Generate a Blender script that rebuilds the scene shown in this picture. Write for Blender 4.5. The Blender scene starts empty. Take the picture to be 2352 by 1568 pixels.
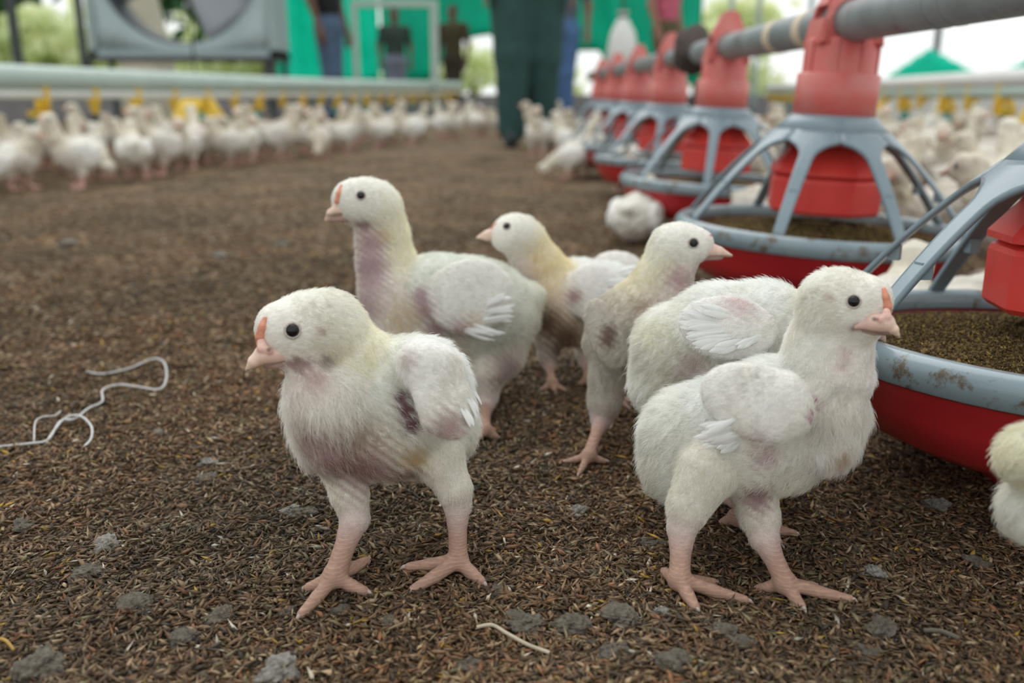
import bpy, bmesh, math, random
import numpy as np
from mathutils import Vector, Matrix, Euler

random.seed(7)
RNG = np.random.default_rng(11)
C = bpy.context.scene.collection
SC = bpy.context.scene

# ---------------------------------------------------------------- camera, sky, exposure
CAM_H, PITCH, FPX = 0.29, math.radians(15.2), 2100.0
cd = bpy.data.cameras.new('camera')
cam = bpy.data.objects.new('camera', cd)
C.objects.link(cam)
cam.location = (0, 0, CAM_H)
cam.rotation_euler = (math.pi / 2 - PITCH, 0, 0)
cd.sensor_width = 36.0
cd.lens = FPX / 2352 * 36.0
cd.clip_start, cd.clip_end = 0.02, 300
cd.dof.use_dof = True
cd.dof.focus_distance = 0.585
cd.dof.aperture_fstop = 4.6
SC.camera = cam

world = bpy.data.worlds.new('overcast_sky')
SC.world = world
world.use_nodes = True
wn = world.node_tree.nodes
wn['Background'].inputs['Color'].default_value = (0.97, 1.0, 0.98, 1)
wn['Background'].inputs['Strength'].default_value = 1.0
SC.view_settings.view_transform = 'Standard'
SC.view_settings.look = 'None'
SC.view_settings.gamma = 1.0
SC.view_settings.use_curve_mapping = False
SC.view_settings.exposure = 0.20

sun = bpy.data.lights.new('sun', 'SUN')
sun.energy = 1.1
sun.angle = math.radians(50)
sun.color = (1.0, 0.98, 0.94)
so = bpy.data.objects.new('sun', sun)
so.rotation_euler = (math.radians(-36), math.radians(-10), 0)
C.objects.link(so)

# ---------------------------------------------------------------- picture geometry: where a pixel of the 2352x1568 frame lies in the shed
CAM = np.array([0, 0, CAM_H])
FWD = np.array([0, math.cos(PITCH), -math.sin(PITCH)])
UP = np.array([0, math.sin(PITCH), math.cos(PITCH)])
RIGHT = np.array([1.0, 0, 0])

def ray(u, v):
    return FWD + (u - 1176) / FPX * RIGHT - (v - 784) / FPX * UP

def at(u, v, y):
    d = ray(u, v)
    return CAM + d * (y / d[1])

def ground(u, v, z=0.0):
    d = ray(u, v)
    return CAM + d * ((z - CAM_H) / d[2])

def pxm(p):
    return FPX / float(np.dot(np.asarray(p) - CAM, FWD))

def gz(x, y):
    return 0.003 * np.sin(17 * x + 3) * np.sin(13 * y) + 0.002 * np.sin(41 * x + 23 * y) + 0.0015 * np.sin(67 * y - 31 * x + 1)

# ---------------------------------------------------------------- materials
def mat(name, col, rough=0.6, var=0.0, scale=40.0, bump=0.0, attr=None, col2=None, metal=0.0, spec=0.5, trans=0.0, sss=0.0, coat=0.0, bscale=None, stretch=None):
    m = bpy.data.materials.new(name)
    m.use_nodes = True
    nt = m.node_tree
    b = nt.nodes['Principled BSDF']
    b.inputs['Roughness'].default_value = rough
    b.inputs['Metallic'].default_value = metal
    b.inputs['Specular IOR Level'].default_value = spec
    b.inputs['Coat Weight'].default_value = coat
    if sss:
        b.inputs['Subsurface Weight'].default_value = sss
        b.inputs['Subsurface Radius'].default_value = (0.004, 0.002, 0.0015)
        b.inputs['Subsurface Scale'].default_value = 1.0
    tc = nt.nodes.new('ShaderNodeTexCoord')
    src = tc.outputs['Object']
    if stretch:
        mp = nt.nodes.new('ShaderNodeMapping')
        mp.inputs['Scale'].default_value = stretch
        nt.links.new(src, mp.inputs['Vector'])
        src = mp.outputs['Vector']
    base = None
    if attr:
        a = nt.nodes.new('ShaderNodeAttribute')
        a.attribute_name = attr
        base = a.outputs['Color']
    if var > 0 or col2:
        n = nt.nodes.new('ShaderNodeTexNoise')
        n.inputs['Scale'].default_value = scale
        n.inputs['Detail'].default_value = 6
        nt.links.new(src, n.inputs['Vector'])
        mr = nt.nodes.new('ShaderNodeMapRange')
        mr.inputs[1].default_value = 0.3
        mr.inputs[2].default_value = 0.7
        nt.links.new(n.outputs['Fac'], mr.inputs[0])
        mx = nt.nodes.new('ShaderNodeMix')
        mx.data_type = 'RGBA'
        if attr:
            mx.blend_type = 'MULTIPLY'
            mx.inputs[0].default_value = 1.0
            mr.inputs[3].default_value = 1 - var
            mr.inputs[4].default_value = 1.0
            nt.links.new(base, mx.inputs[6])
            nt.links.new(mr.outputs[0], mx.inputs[7])
        else:
            nt.links.new(mr.outputs[0], mx.inputs[0])
            mx.inputs[6].default_value = (*col, 1)
            c2 = col2 or tuple(c * (1 - var) for c in col)
            mx.inputs[7].default_value = (*c2, 1)
        base = mx.outputs[2]
    if base is None:
        b.inputs['Base Color'].default_value = (*col, 1)
    else:
        nt.links.new(base, b.inputs['Base Color'])
    if bump:
        n2 = nt.nodes.new('ShaderNodeTexNoise')
        n2.inputs['Scale'].default_value = bscale or scale * 3
        n2.inputs['Detail'].default_value = 5
        nt.links.new(src, n2.inputs['Vector'])
        bp = nt.nodes.new('ShaderNodeBump')
        bp.inputs['Strength'].default_value = 0.6
        bp.inputs['Distance'].default_value = bump
        nt.links.new(n2.outputs['Fac'], bp.inputs['Height'])
        nt.links.new(bp.outputs['Normal'], b.inputs['Normal'])
    if trans:
        out = nt.nodes['Material Output']
        tr = nt.nodes.new('ShaderNodeBsdfTranslucent')
        if base is None:
            tr.inputs['Color'].default_value = (*col, 1)
        else:
            nt.links.new(base, tr.inputs['Color'])
        ms = nt.nodes.new('ShaderNodeMixShader')
        ms.inputs[0].default_value = trans
        nt.links.new(b.outputs[0], ms.inputs[1])
        nt.links.new(tr.outputs[0], ms.inputs[2])
        nt.links.new(ms.outputs[0], out.inputs['Surface'])
    return m

def down_mat():
    m = bpy.data.materials.new('down')
    m.use_nodes = True
    nt = m.node_tree
    nt.nodes.remove(nt.nodes['Principled BSDF'])
    a = nt.nodes.new('ShaderNodeAttribute'); a.attribute_name = 'tint'
    d = nt.nodes.new('ShaderNodeBsdfDiffuse'); t = nt.nodes.new('ShaderNodeBsdfTranslucent')
    x = nt.nodes.new('ShaderNodeMixShader'); x.inputs[0].default_value = 0.42
    for s in (d, t):
        nt.links.new(a.outputs['Color'], s.inputs['Color'])
    nt.links.new(d.outputs[0], x.inputs[1]); nt.links.new(t.outputs[0], x.inputs[2])
    nt.links.new(x.outputs[0], nt.nodes['Material Output'].inputs['Surface'])
    return m

M = dict(
    skin=mat('chick_skin', (1, 1, 1), 0.55, attr='tint', var=0.22, scale=260, bump=0.0006, bscale=900, stretch=(1, 1, 2.5)),
    chick=mat('chick_plumage', (1, 1, 1), 0.9, attr='tint', var=0.18, scale=70, bump=0.004, bscale=160),
    down=down_mat(),
    beak=mat('beak_horn', (0.78, 0.52, 0.42), 0.35, attr='tint', var=0.15, scale=180, bump=0.0002, sss=0.0),
    comb=mat('comb_flesh', (0.80, 0.33, 0.22), 0.5, var=0.3, scale=300, bump=0.0008),
    eye=mat('eye_gloss', (0.006, 0.006, 0.008), 0.06, spec=0.35),
    lid=mat('eyelid_skin', (0.58, 0.50, 0.46), 0.7, var=0.45, scale=900),
    claw=mat('claw_horn', (0.46, 0.38, 0.34), 0.35),
    feather=mat('wing_feather_white', (0.93, 0.935, 0.93), 0.7, var=0.04, scale=300, trans=0.35),
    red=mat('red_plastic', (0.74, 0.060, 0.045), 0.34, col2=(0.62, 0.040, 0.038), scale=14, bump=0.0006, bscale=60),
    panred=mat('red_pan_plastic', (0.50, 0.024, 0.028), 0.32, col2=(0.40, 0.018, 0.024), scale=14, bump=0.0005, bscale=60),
    redlight=mat('red_plastic_dusty', (0.74, 0.11, 0.10), 0.36, col2=(0.68, 0.24, 0.22), scale=18, bump=0.0005, bscale=60, trans=0.12),
    grey=mat('grey_plastic', (0.225, 0.295, 0.34), 0.28, col2=(0.185, 0.25, 0.295), scale=20, bump=0.0004, bscale=80),
    rim=mat('grey_rim_stained', (0.25, 0.32, 0.36), 0.20, col2=(0.21, 0.28, 0.32), scale=20, bump=0.0003, bscale=60),
    pvc=mat('grey_pvc_pipe', (0.25, 0.285, 0.30), 0.42, col2=(0.17, 0.195, 0.205), scale=14, bump=0.0006, bscale=50),
    band=mat('cream_tape', (0.72, 0.60, 0.46), 0.6, var=0.15, scale=30),
    feed=mat('feed_mash', (0.10, 0.062, 0.022), 0.95, col2=(0.26, 0.17, 0.045), scale=60, bump=0.004, bscale=320),
    husk=mat('rice_husk', (1, 1, 1), 0.75, attr='tint', var=0.35, scale=420, spec=0.25),
    clod=mat('dried_clod', (0.19, 0.17, 0.135), 0.95, col2=(0.075, 0.06, 0.045), scale=3.5, bump=0.006, bscale=9),
    clodpale=mat('pale_dropping', (0.36, 0.35, 0.32), 0.95, col2=(0.13, 0.11, 0.09), scale=3.0, bump=0.006, bscale=9),
    string=mat('white_string', (0.62, 0.62, 0.62), 0.7, var=0.3, scale=300),
    straw=mat('straw', (0.56, 0.48, 0.36), 0.7, var=0.3, scale=120),
    goldstraw=mat('golden_straw', (0.45, 0.27, 0.06), 0.7, var=0.3, scale=120),
    tubegreen=mat('pale_pipe', (0.46, 0.57, 0.53), 0.5, var=0.12, scale=6),
    tubewhite=mat('white_pipe', (0.74, 0.76, 0.72), 0.4, var=0.1, scale=10),
    yellow=mat('yellow_plastic', (0.80, 0.52, 0.03), 0.4, var=0.1, scale=20),
    cupgreen=mat('green_cup', (0.03, 0.24, 0.20), 0.4),
    steel=mat('galvanised_sheet', (0.30, 0.38, 0.39), 0.5, col2=(0.36, 0.43, 0.46), scale=5, metal=0.2),
    darksteel=mat('dark_steel', (0.045, 0.055, 0.065), 0.5, var=0.3, scale=20),
    blade=mat('fan_blade', (0.36, 0.39, 0.45), 0.4, var=0.1, scale=5),
    conc=mat('concrete', (0.30, 0.29, 0.31), 0.9, var=0.3, scale=6, bump=0.004, bscale=40),
    cream=mat('cream_concrete', (0.62, 0.57, 0.47), 0.9, var=0.2, scale=5, bump=0.003),
    white=mat('white_wash', (0.74, 0.74, 0.74), 0.8, var=0.1, scale=4, bump=0.002),
    tarp=mat('green_tarpaulin', (0.0, 0.50, 0.35), 0.6, col2=(0.0, 0.62, 0.46), scale=2.0, trans=0.55),
    tarplight=mat('green_tarpaulin_bright', (0.02, 0.86, 0.70), 0.6, col2=(0.0, 0.72, 0.58), scale=3.0, trans=0.65),  # brighter tarpaulin green; the left sheet's nearness to light is in the colour
    leafdark=mat('leaf_dark', (0.07, 0.20, 0.09), 0.6, var=0.4, scale=2, trans=0.3),
    leafmid=mat('leaf_mid', (0.36, 0.48, 0.26), 0.6, var=0.4, scale=2, trans=0.4),
    leafsunlit=mat('leaf_sunlit_tint', (0.92, 0.93, 0.66), 0.6, col2=(0.70, 0.80, 0.52), scale=2, trans=0.5),  # sunlight on the bushes is put into this pale leaf colour
    bark=mat('bark', (0.17, 0.15, 0.12), 0.9, var=0.4, scale=20, bump=0.01),
    cloth=mat('clothing', (1, 1, 1), 0.9, attr='tint', var=0.3, scale=14, bump=0.01, bscale=25),
    rag=mat('brown_rag', (0.07, 0.05, 0.045), 0.95, var=0.5, scale=30, bump=0.006),
    grass=mat('field_grass', (0.20, 0.27, 0.08), 0.9, col2=(0.30, 0.30, 0.12), scale=1.5),
)

# ---------------------------------------------------------------- object helpers
def tag(o, label=None, cat=None, group=None, kind=None):
    if label: o['label'] = label
    if cat: o['category'] = cat
    if group: o['group'] = group
    if kind: o['kind'] = kind
    return o

def link(name, me, material=None, parent=None, smooth=True):
    if material is not None:
        me.materials.append(material)
    if smooth and isinstance(me, bpy.types.Mesh) and len(me.polygons):
        me.polygons.foreach_set('use_smooth', np.ones(len(me.polygons), dtype=bool))
    o = bpy.data.objects.new(name, me)
    C.objects.link(o)
    if parent is not None:
        o.parent = parent
    return o

def empty(name, loc=(0, 0, 0)):
    o = bpy.data.objects.new(name, None)
    o.empty_display_size = 0.05
    o.location = loc
    C.objects.link(o)
    return o

def fast_mesh(name, verts, faces):
    """verts (n,3), faces (m,k) of one size k"""
    verts = np.asarray(verts, dtype=np.float32); faces = np.asarray(faces, dtype=np.int32)
    k = faces.shape[1]
    me = bpy.data.meshes.new(name)
    me.vertices.add(len(verts)); me.vertices.foreach_set('co', verts.ravel())
    me.loops.add(faces.size); me.loops.foreach_set('vertex_index', faces.ravel())
    me.polygons.add(len(faces))
    me.polygons.foreach_set('loop_start', np.arange(0, faces.size, k, dtype=np.int32))
    me.polygons.foreach_set('loop_total', np.full(len(faces), k, dtype=np.int32))
    me.update(calc_edges=True); me.validate()
    return me

def set_tint(me, cols):
    cols = np.asarray(cols, dtype=np.float32)
    rgba = np.ones((len(cols), 4), dtype=np.float32); rgba[:, :3] = cols
    a = me.attributes.new('tint', 'FLOAT_COLOR', 'POINT')
    a.data.foreach_set('color', rgba.ravel())

def bm_mesh(name, bm):
    me = bpy.data.meshes.new(name)
    bmesh.ops.recalc_face_normals(bm, faces=bm.faces[:])
    bm.to_mesh(me); bm.free()
    return me

def add_box(bm, c, s, rot=None, bev=0.0):
    r = bmesh.ops.create_cube(bm, size=1.0)
    vs = r['verts']
    mt = Matrix.Translation(c) @ (rot.to_matrix().to_4x4() if rot else Matrix()) @ Matrix.Diagonal((*s, 1))
    bmesh.ops.transform(bm, matrix=mt, verts=vs)
    if bev:
        es = list({e for v in vs for e in v.link_edges})
        bmesh.ops.bevel(bm, geom=es, offset=bev, segments=2, affect='EDGES', profile=0.5)

def add_tube(bm, pts, rad, n=12, cap=True):
    pts = [Vector(p) for p in pts]
    rads = rad if isinstance(rad, (list, tuple)) else [rad] * len(pts)
    rings = []
    prev = None
    for i, p in enumerate(pts):
        t = (pts[min(i + 1, len(pts) - 1)] - pts[max(i - 1, 0)]).normalized()
        if prev is None:
            a = t.orthogonal().normalized()
        else:
            a = (prev - t * prev.dot(t)).normalized()
        prev = a
        b = t.cross(a)
        rings.append([bm.verts.new(p + (a * math.cos(2 * math.pi * k / n) + b * math.sin(2 * math.pi * k / n)) * rads[i]) for k in range(n)])
    for r0, r1 in zip(rings, rings[1:]):
        for k in range(n):
            bm.faces.new((r0[k], r0[(k + 1) % n], r1[(k + 1) % n], r1[k]))
    if cap:
        bm.faces.new(rings[0][::-1]); bm.faces.new(rings[-1])

def add_lathe(bm, prof, n=48, facet_r=None, cap0=False, cap1=False):
    rings = []
    for (r, z) in prof:
        rings.append([bm.verts.new((r * math.cos(2 * math.pi * k / n), r * math.sin(2 * math.pi * k / n), z)) for k in range(n)])
    for r0, r1 in zip(rings, rings[1:]):
        for k in range(n):
            bm.faces.new((r0[k], r0[(k + 1) % n], r1[(k + 1) % n], r1[k]))
    if cap0: bm.faces.new(rings[0])
    if cap1: bm.faces.new(rings[-1])

def solid(o, t, offset=0):
    m = o.modifiers.new('thickness', 'SOLIDIFY'); m.thickness = t; m.offset = offset
    return o

# ---------------------------------------------------------------- smooth bodies: a blended distance field turned into one surface
class Body:
    def __init__(self):
        self.p = []
    def cap(self, key, a, b, ra, rb, k):
        self.p.append(('c', key, np.asarray(a, float), np.asarray(b, float), ra, rb, k))
    def ell(self, key, c, R, rad, k):
        self.p.append(('e', key, np.asarray(c, float), np.asarray(R, float), np.asarray(rad, float), None, k))
    def one(self, q, P):
        if q[0] == 'c':
            a, b, ra, rb = q[2:6]
            ab = b - a
            L = float(ab @ ab)
            ap = P - a
            if L < 1e-12:
                return np.sqrt((ap * ap).sum(-1)) - ra
            t = np.clip(ap @ ab / L, 0, 1)
            d = ap - t[:, None] * ab
            return np.sqrt((d * d).sum(-1)) - (ra + t * (rb - ra))
        c, R, rad = q[2:5]
        l = (P - c) @ R.T
        k0 = np.sqrt(((l / rad) ** 2).sum(-1)); k1 = np.sqrt(((l / rad ** 2) ** 2).sum(-1)) + 1e-9
        return np.where(k0 < 0.05, -rad.min(), k0 * (k0 - 1) / k1)
    def dist(self, P, per=False):
        d = None
        allp = []
        for q in self.p:
            di = self.one(q, P)
            if per: allp.append(di)
            if d is None:
                d = di
            else:
                k = q[6]
                h = np.clip(0.5 + 0.5 * (d - di) / k, 0, 1)
                d = d * (1 - h) + di * h - k * h * (1 - h)
        return (d, np.array(allp)) if per else d
    def bounds(self):
        lo, hi = [], []
        for q in self.p:
            if q[0] == 'c':
                r = max(q[4], q[5]); lo.append(np.minimum(q[2], q[3]) - r); hi.append(np.maximum(q[2], q[3]) + r)
            else:
                r = q[4].max(); lo.append(q[2] - r); hi.append(q[2] + r)
        return np.min(lo, 0), np.max(hi, 0)
    def surf(self, u, v):
        d = ray(u, v); d = d / np.linalg.norm(d)
        lo, hi = self.bounds()
        ctr = (lo + hi) / 2; rad = np.linalg.norm(hi - lo) / 2
        t = max(np.dot(ctr - CAM, d) - rad, 0.02)
        for _ in range(120):
            p = CAM + d * t
            s = float(self.dist(p[None])[0])
            if s < 2e-5: break
            t += s * 0.85
            if t > 3: break
        if s > 5e-4:      # the ray passed by: take the nearest point of the body instead
            p = at(u, v, ctr[1])
            for _ in range(30):
                p = p - self.normal(p) * float(self.dist(p[None])[0]) * 0.9
        return p
    def normal(self, p):
        e = 4e-4
        q = np.array([p + np.array(o) * e for o in ((1, 0, 0), (-1, 0, 0), (0, 1, 0), (0, -1, 0), (0, 0, 1), (0, 0, -1))])
        s = self.dist(q)
        n = np.array([s[0] - s[1], s[2] - s[3], s[4] - s[5]])
        return n / (np.linalg.norm(n) + 1e-12)
    def mesh(self, h):
        lo, hi = self.bounds()
        lo = lo - 5 * h; hi = hi + 5 * h
        nb = np.ceil((hi - lo) / (4 * h)).astype(int) + 1
        ax = [lo[i] + (np.arange(nb[i]) * 4 + 1.5) * h for i in range(3)]
        gc = np.stack(np.meshgrid(*ax, indexing='ij'), -1).reshape(-1, 3)
        dc = self.dist(gc)
        D = np.repeat(np.repeat(np.repeat(dc.reshape(nb), 4, 0), 4, 1), 4, 2)
        near = np.nonzero(np.abs(dc) < 4 * h * 1.7)[0]
        bi = np.stack(np.unravel_index(near, nb), -1)
        off = np.stack(np.meshgrid(*[np.arange(4)] * 3, indexing='ij'), -1).reshape(-1, 3)
        idx = (bi[:, None, :] * 4 + off[None]).reshape(-1, 3)
        D[idx[:, 0], idx[:, 1], idx[:, 2]] = self.dist(lo + idx * h)
        return surface_nets(D, lo, h)

def surface_nets(D, lo, h):
    n = np.array(D.shape)
    S = D < 0
    c = np.zeros(n - 1, dtype=np.int8)
    for i in (0, 1):
        for j in (0, 1):
            for k in (0, 1):
                c += S[i:n[0] - 1 + i, j:n[1] - 1 + j, k:n[2] - 1 + k]
    cells = np.argwhere((c > 0) & (c < 8))
    vid = np.full(n - 1, -1, dtype=np.int32)
    vid[cells[:, 0], cells[:, 1], cells[:, 2]] = np.arange(len(cells))
    acc = np.zeros((len(cells), 3)); cnt = np.zeros(len(cells))
    cor = [(i, j, k) for i in (0, 1) for j in (0, 1) for k in (0, 1)]
    vals = {q: D[cells[:, 0] + q[0], cells[:, 1] + q[1], cells[:, 2] + q[2]] for q in cor}
    for a in cor:
        for x in range(3):
            if a[x] == 0:
                b = tuple(1 if i == x else a[i] for i in range(3))
                va, vb = vals[a], vals[b]
                m = (va < 0) != (vb < 0)
                t = np.where(m, va / np.where(m, va - vb, 1), 0)
                p = np.array(a, float)[None] + np.eye(3)[x][None] * t[:, None]
                acc += np.where(m[:, None], p, 0); cnt += m
    verts = lo + (cells + acc / cnt[:, None]) * h
    faces = []
    for x in range(3):
        y, z = (x + 1) % 3, (x + 2) % 3
        sl0 = [slice(1, n[i] - 1) for i in range(3)]
        sl1 = list(sl0)
        sl0[x] = slice(0, n[x] - 1); sl1[x] = slice(1, n[x])
        A, B = S[tuple(sl0)], S[tuple(sl1)]
        e = np.argwhere(A != B)
        base = e.copy(); base[:, y] += 1; base[:, z] += 1
        fl = A[e[:, 0], e[:, 1], e[:, 2]]
        q = []
        for (dy, dz) in ((0, 0), (-1, 0), (-1, -1), (0, -1)):
            w = base.copy(); w[:, y] += dy; w[:, z] += dz
            q.append(vid[w[:, 0], w[:, 1], w[:, 2]])
        q = np.stack(q, -1)
        q[~fl] = q[~fl][:, ::-1]
        faces.append(q)
    faces = np.concatenate(faces)
    faces = faces[(faces >= 0).all(1)]
    return verts, faces

def vnoise(P, f, seed):
    r = np.random.default_rng(seed)
    o = np.zeros(P.shape)
    for _ in range(5):
        k = r.normal(size=(3, 3)) * f
        o += np.sin(P @ k + r.uniform(0, 6.28, 3))
    return o / 2.2

# ---------------------------------------------------------------- chicks seen close up
#            skin colour            down colour          length  density lift   way the down lies (u, v, depth)
KEY = {
    'head':  ((0.86, 0.84, 0.78), (0.95, 0.945, 0.89), 2.3, 1.3, 0.52, (1.0, 0.35, 0.2)),
    'face':  ((0.86, 0.82, 0.76), (0.93, 0.92, 0.88), 1.1, 1.2, 0.25, (1.0, 0.25, 0.2)),
    'nape':  ((0.86, 0.83, 0.70), (0.955, 0.915, 0.755), 2.8, 1.3, 0.50, (0.7, 1.0, 0.2)),
    'throat': ((0.72, 0.60, 0.56), (0.92, 0.90, 0.86), 3.2, 0.8, 0.36, (0.3, 1.0, 0.0)),
    'chest': ((0.74, 0.65, 0.60), (0.93, 0.915, 0.87), 6.0, 0.9, 0.46, (0.4, 1.0, 0.0)),
    'back':  ((0.84, 0.84, 0.80), (0.93, 0.945, 0.92), 3.4, 1.2, 0.58, (1.0, 0.5, 0.3)),  # faint green light from the surroundings tinted into the back's down
    'body':  ((0.82, 0.79, 0.73), (0.94, 0.93, 0.87), 3.6, 1.2, 0.46, (1.0, 0.7, 0.2)),
    'rump':  ((0.82, 0.81, 0.76), (0.935, 0.935, 0.89), 4.2, 1.2, 0.62, (1.0, 0.9, 0.3)),
    'belly': ((0.68, 0.58, 0.54), (0.90, 0.875, 0.79), 4.2, 0.9, 0.40, (0.7, 0.8, 0.0)),
    'wing':  ((0.86, 0.83, 0.80), (0.945, 0.945, 0.92), 2.4, 1.2, 0.34, (0.9, 0.8, 0.0)),
    'thigh': ((0.78, 0.72, 0.66), (0.93, 0.915, 0.83), 2.4, 1.1, 0.40, (0.2, 1.0, 0.1)),
    'hock':  ((0.66, 0.48, 0.48), (0.84, 0.79, 0.78), 0.9, 0.12, 0.3, (0.1, 1.0, 0.0)),
    'leg':   ((0.66, 0.40, 0.30), (0.7, 0.5, 0.4), 0.5, 0.0, 0.3, (0, 1, 0)),
}
MAUVE = (0.30, 0.17, 0.18)
DIRT = (0.30, 0.20, 0.11)

class Chick:
    def __init__(s, Y0, face_left, keys=None):
        s.Y0 = Y0; s.b = Body(); s.sgn = 1.0 if face_left else -1.0
        s.key = dict(KEY)
        for k, v in (keys or {}).items(): s.key[k] = v
        s.spots = []; s.toes = []; s.extra = []
        s.px = 1.0 / pxm(at(1176, 784, Y0))
    def W(s, u, v, dy):
        return at(u, v, s.Y0 + dy / 1000.0)
    def chain(s, key, pts, k=22):
        ws = [s.W(p[0], p[1], p[2]) for p in pts]
        rs = [p[3] / pxm(w) for p, w in zip(pts, ws)]
        if len(ws) == 1:
            s.b.cap(key, ws[0], ws[0], rs[0], rs[0], k * s.px)
        for i in range(len(ws) - 1):
            s.b.cap(key, ws[i], ws[i + 1], rs[i], rs[i + 1], k * s.px)
        return ws[-1]
    def ball(s, key, *pts, k=22):
        for p in pts: s.chain(key, [p], k)
    def ell(s, key, c, r, rot=0, yaw=0, k=12):
        w = s.W(*c); m = 1 / pxm(w)
        R = Matrix.Rotation(-PITCH, 3, 'X') @ Matrix.Rotation(math.radians(-rot), 3, 'Y') @ Matrix.Rotation(math.radians(yaw), 3, 'Z')
        s.b.ell(key, w, np.array(R.transposed()), (r[0] * m, r[2] * m, r[1] * m), k * s.px)
    def leg(s, thigh, joint, toes, rs, rt, jz=0.011, kk=10, hock=True):
        p = s.chain('thigh', thigh, 16) if thigh else None
        w = s.W(*thigh[-1][:3]); r0 = thigh[-1][3] / pxm(w)
        J = ground(joint[0], joint[1], jz)
        J[2] = jz + gz(J[0], J[1])
        m = 1 / pxm(J)
        mid = w * 0.5 + J * 0.5
        if hock:
            s.b.cap('hock', w, w * 0.72 + J * 0.28, r0 * 0.98, rs * m * 1.12, kk * s.px)
            s.b.cap('leg', w * 0.72 + J * 0.28, J, rs * m * 1.05, rs * m, kk * s.px)
        else:
            s.b.cap('leg', w, J, r0, rs * m, kk * s.px)
        s.b.cap('leg', J, J, rs * m * 1.15, rs * m * 1.15, kk * s.px)
        for (u, v) in toes:
            T = ground(u, v, 0.004); T[2] = 0.0035 + gz(T[0], T[1])
            K = J * 0.45 + T * 0.55; K[2] = max(K[2] * 0.9, T[2] + 0.0015)
            s.b.cap('leg', J, K, rt * m * 1.15, rt * m, 7 * s.px)
            s.b.cap('leg', K, T, rt * m, rt * m * 0.78, 5 * s.px)
            s.toes.append((K, T, rt * m * 0.78))
    def spot(s, u, v, r, skin=None, fur=None, dens=1.0, ln=1.0, dv=None):
        p = s.b.surf(u, v)
        s.spots.append((p, r / pxm(p), skin, fur, dens, ln))
    def finish(s, name, label, h=0.0016, hairs=50000, hair_w=0.00017, eyes=(), beak=None, comb=None, feathers=(), group=None, mouth=None, nostril=None):
        b = s.b
        V, F = b.mesh(h)
        d, per = b.dist(V, True)
        keys = sorted({q[1] for q in b.p})
        kd = {k: np.min([per[i] for i, q in enumerate(b.p) if q[1] == k], axis=0) for k in keys}
        w = {k: np.exp(-np.clip(kd[k] - d, 0, None) / 0.0028) for k in keys}
        tot = sum(w.values())
        skin = np.zeros((len(V), 3)); fur = np.zeros((len(V), 3)); ln = np.zeros(len(V)); dn = np.zeros(len(V)); lf = np.zeros(len(V)); fl = np.zeros((len(V), 3))
        for k in keys:
            q = w[k] / tot; K = s.key[k]
            skin += q[:, None] * np.array(K[0]); fur += q[:, None] * np.array(K[1])
            ln += q * K[2]; dn += q * K[3]; lf += q * K[4]
            f = K[5]
            fw = RIGHT * (f[0] * s.sgn) - UP * f[1] + np.array([0, 1, 0]) * f[2]
            fl += q[:, None] * (fw / np.linalg.norm(fw))
        for (p, r, sk, fu, de, l) in s.spots:
            dd = np.linalg.norm(V - p, axis=1) / r
            dd = dd * (1 + 0.25 * np.sin(V @ np.array([700., 500., 900.])))
            q = np.exp(-(dd ** 2) ** 1.5)
            if sk is not None: skin = skin * (1 - q[:, None]) + np.array(sk) * q[:, None]
            if fu is not None: fur = fur * (1 - q[:, None]) + np.array(fu) * q[:, None]
            dn = dn * (1 - q) + dn * de * q; ln = ln * (1 - q) + ln * l * q
        base = (V.min(0) + V.max(0)) / 2; base[2] = 0.0
        root = empty(name, base)
        tag(root, label, 'chick', group)
        me = fast_mesh('body', V - base, F)
        set_tint(me, np.clip(skin, 0, 1))
        sc_ = me.attributes.new('scute', 'FLOAT', 'POINT')
        sc_.data.foreach_set('value', (w['leg'] / tot if 'leg' in w else np.zeros(len(V))).astype(np.float32))
        link('body', me, M['skin'], root)
        # ---- down
        if hairs:
            A, B_, Cc, Dd = V[F[:, 0]], V[F[:, 1]], V[F[:, 2]], V[F[:, 3]]
            nrm = np.cross(Cc - A, Dd - B_); area = np.linalg.norm(nrm, axis=1) + 1e-15
            nrm = nrm / area[:, None]
            fd = dn[F].mean(1)
            pr = area * np.clip(fd, 0, None); pr /= pr.sum()
            g = np.random.default_rng(len(V))
            fi = g.choice(len(F), hairs, p=pr)
            u, v = g.random((hairs, 1)), g.random((hairs, 1))
            P = (A[fi] * (1 - u) + B_[fi] * u) * (1 - v) + (Dd[fi] * (1 - u) + Cc[fi] * u) * v
            vn = np.zeros_like(V)
            for i in range(4): np.add.at(vn, F[:, i], nrm)
            vn /= np.linalg.norm(vn, axis=1)[:, None] + 1e-12
            N = vn[F[fi, 0]]
            if np.mean(((P + N * 0.002 - V.mean(0)) ** 2).sum(1) - ((P - V.mean(0)) ** 2).sum(1)) < 0: N = -N
            fl_ = fl[F[fi, 0]]
            L = ln[F[fi, 0]] / 1000.0
            lift = lf[F[fi, 0]][:, None]
            T = fl_ - N * (fl_ * N).sum(1)[:, None]
            T /= np.linalg.norm(T, axis=1)[:, None] + 1e-6
            S = np.cross(N, T)
            clump = vnoise(P, 260.0, 3)
            cl2 = vnoise(P, 700.0, 4)
            T2 = T + S * (0.45 * clump[:, :1] + 0.3 * cl2[:, :1] + 0.22 * g.normal(size=(hairs, 1)))
            lift2 = np.clip(lift * (1 + 0.5 * clump[:, 1:2] + 0.45 * g.normal(size=(hairs, 1))), 0.08, 1.2)
            L = L * np.clip(1 + 0.3 * g.normal(size=hairs) + 0.15 * cl2[:, 2], 0.35, 1.9)
            npt = 4
            ss = np.linspace(0, 1, npt)
            pts = np.zeros((hairs, npt, 3), dtype=np.float32)
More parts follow.
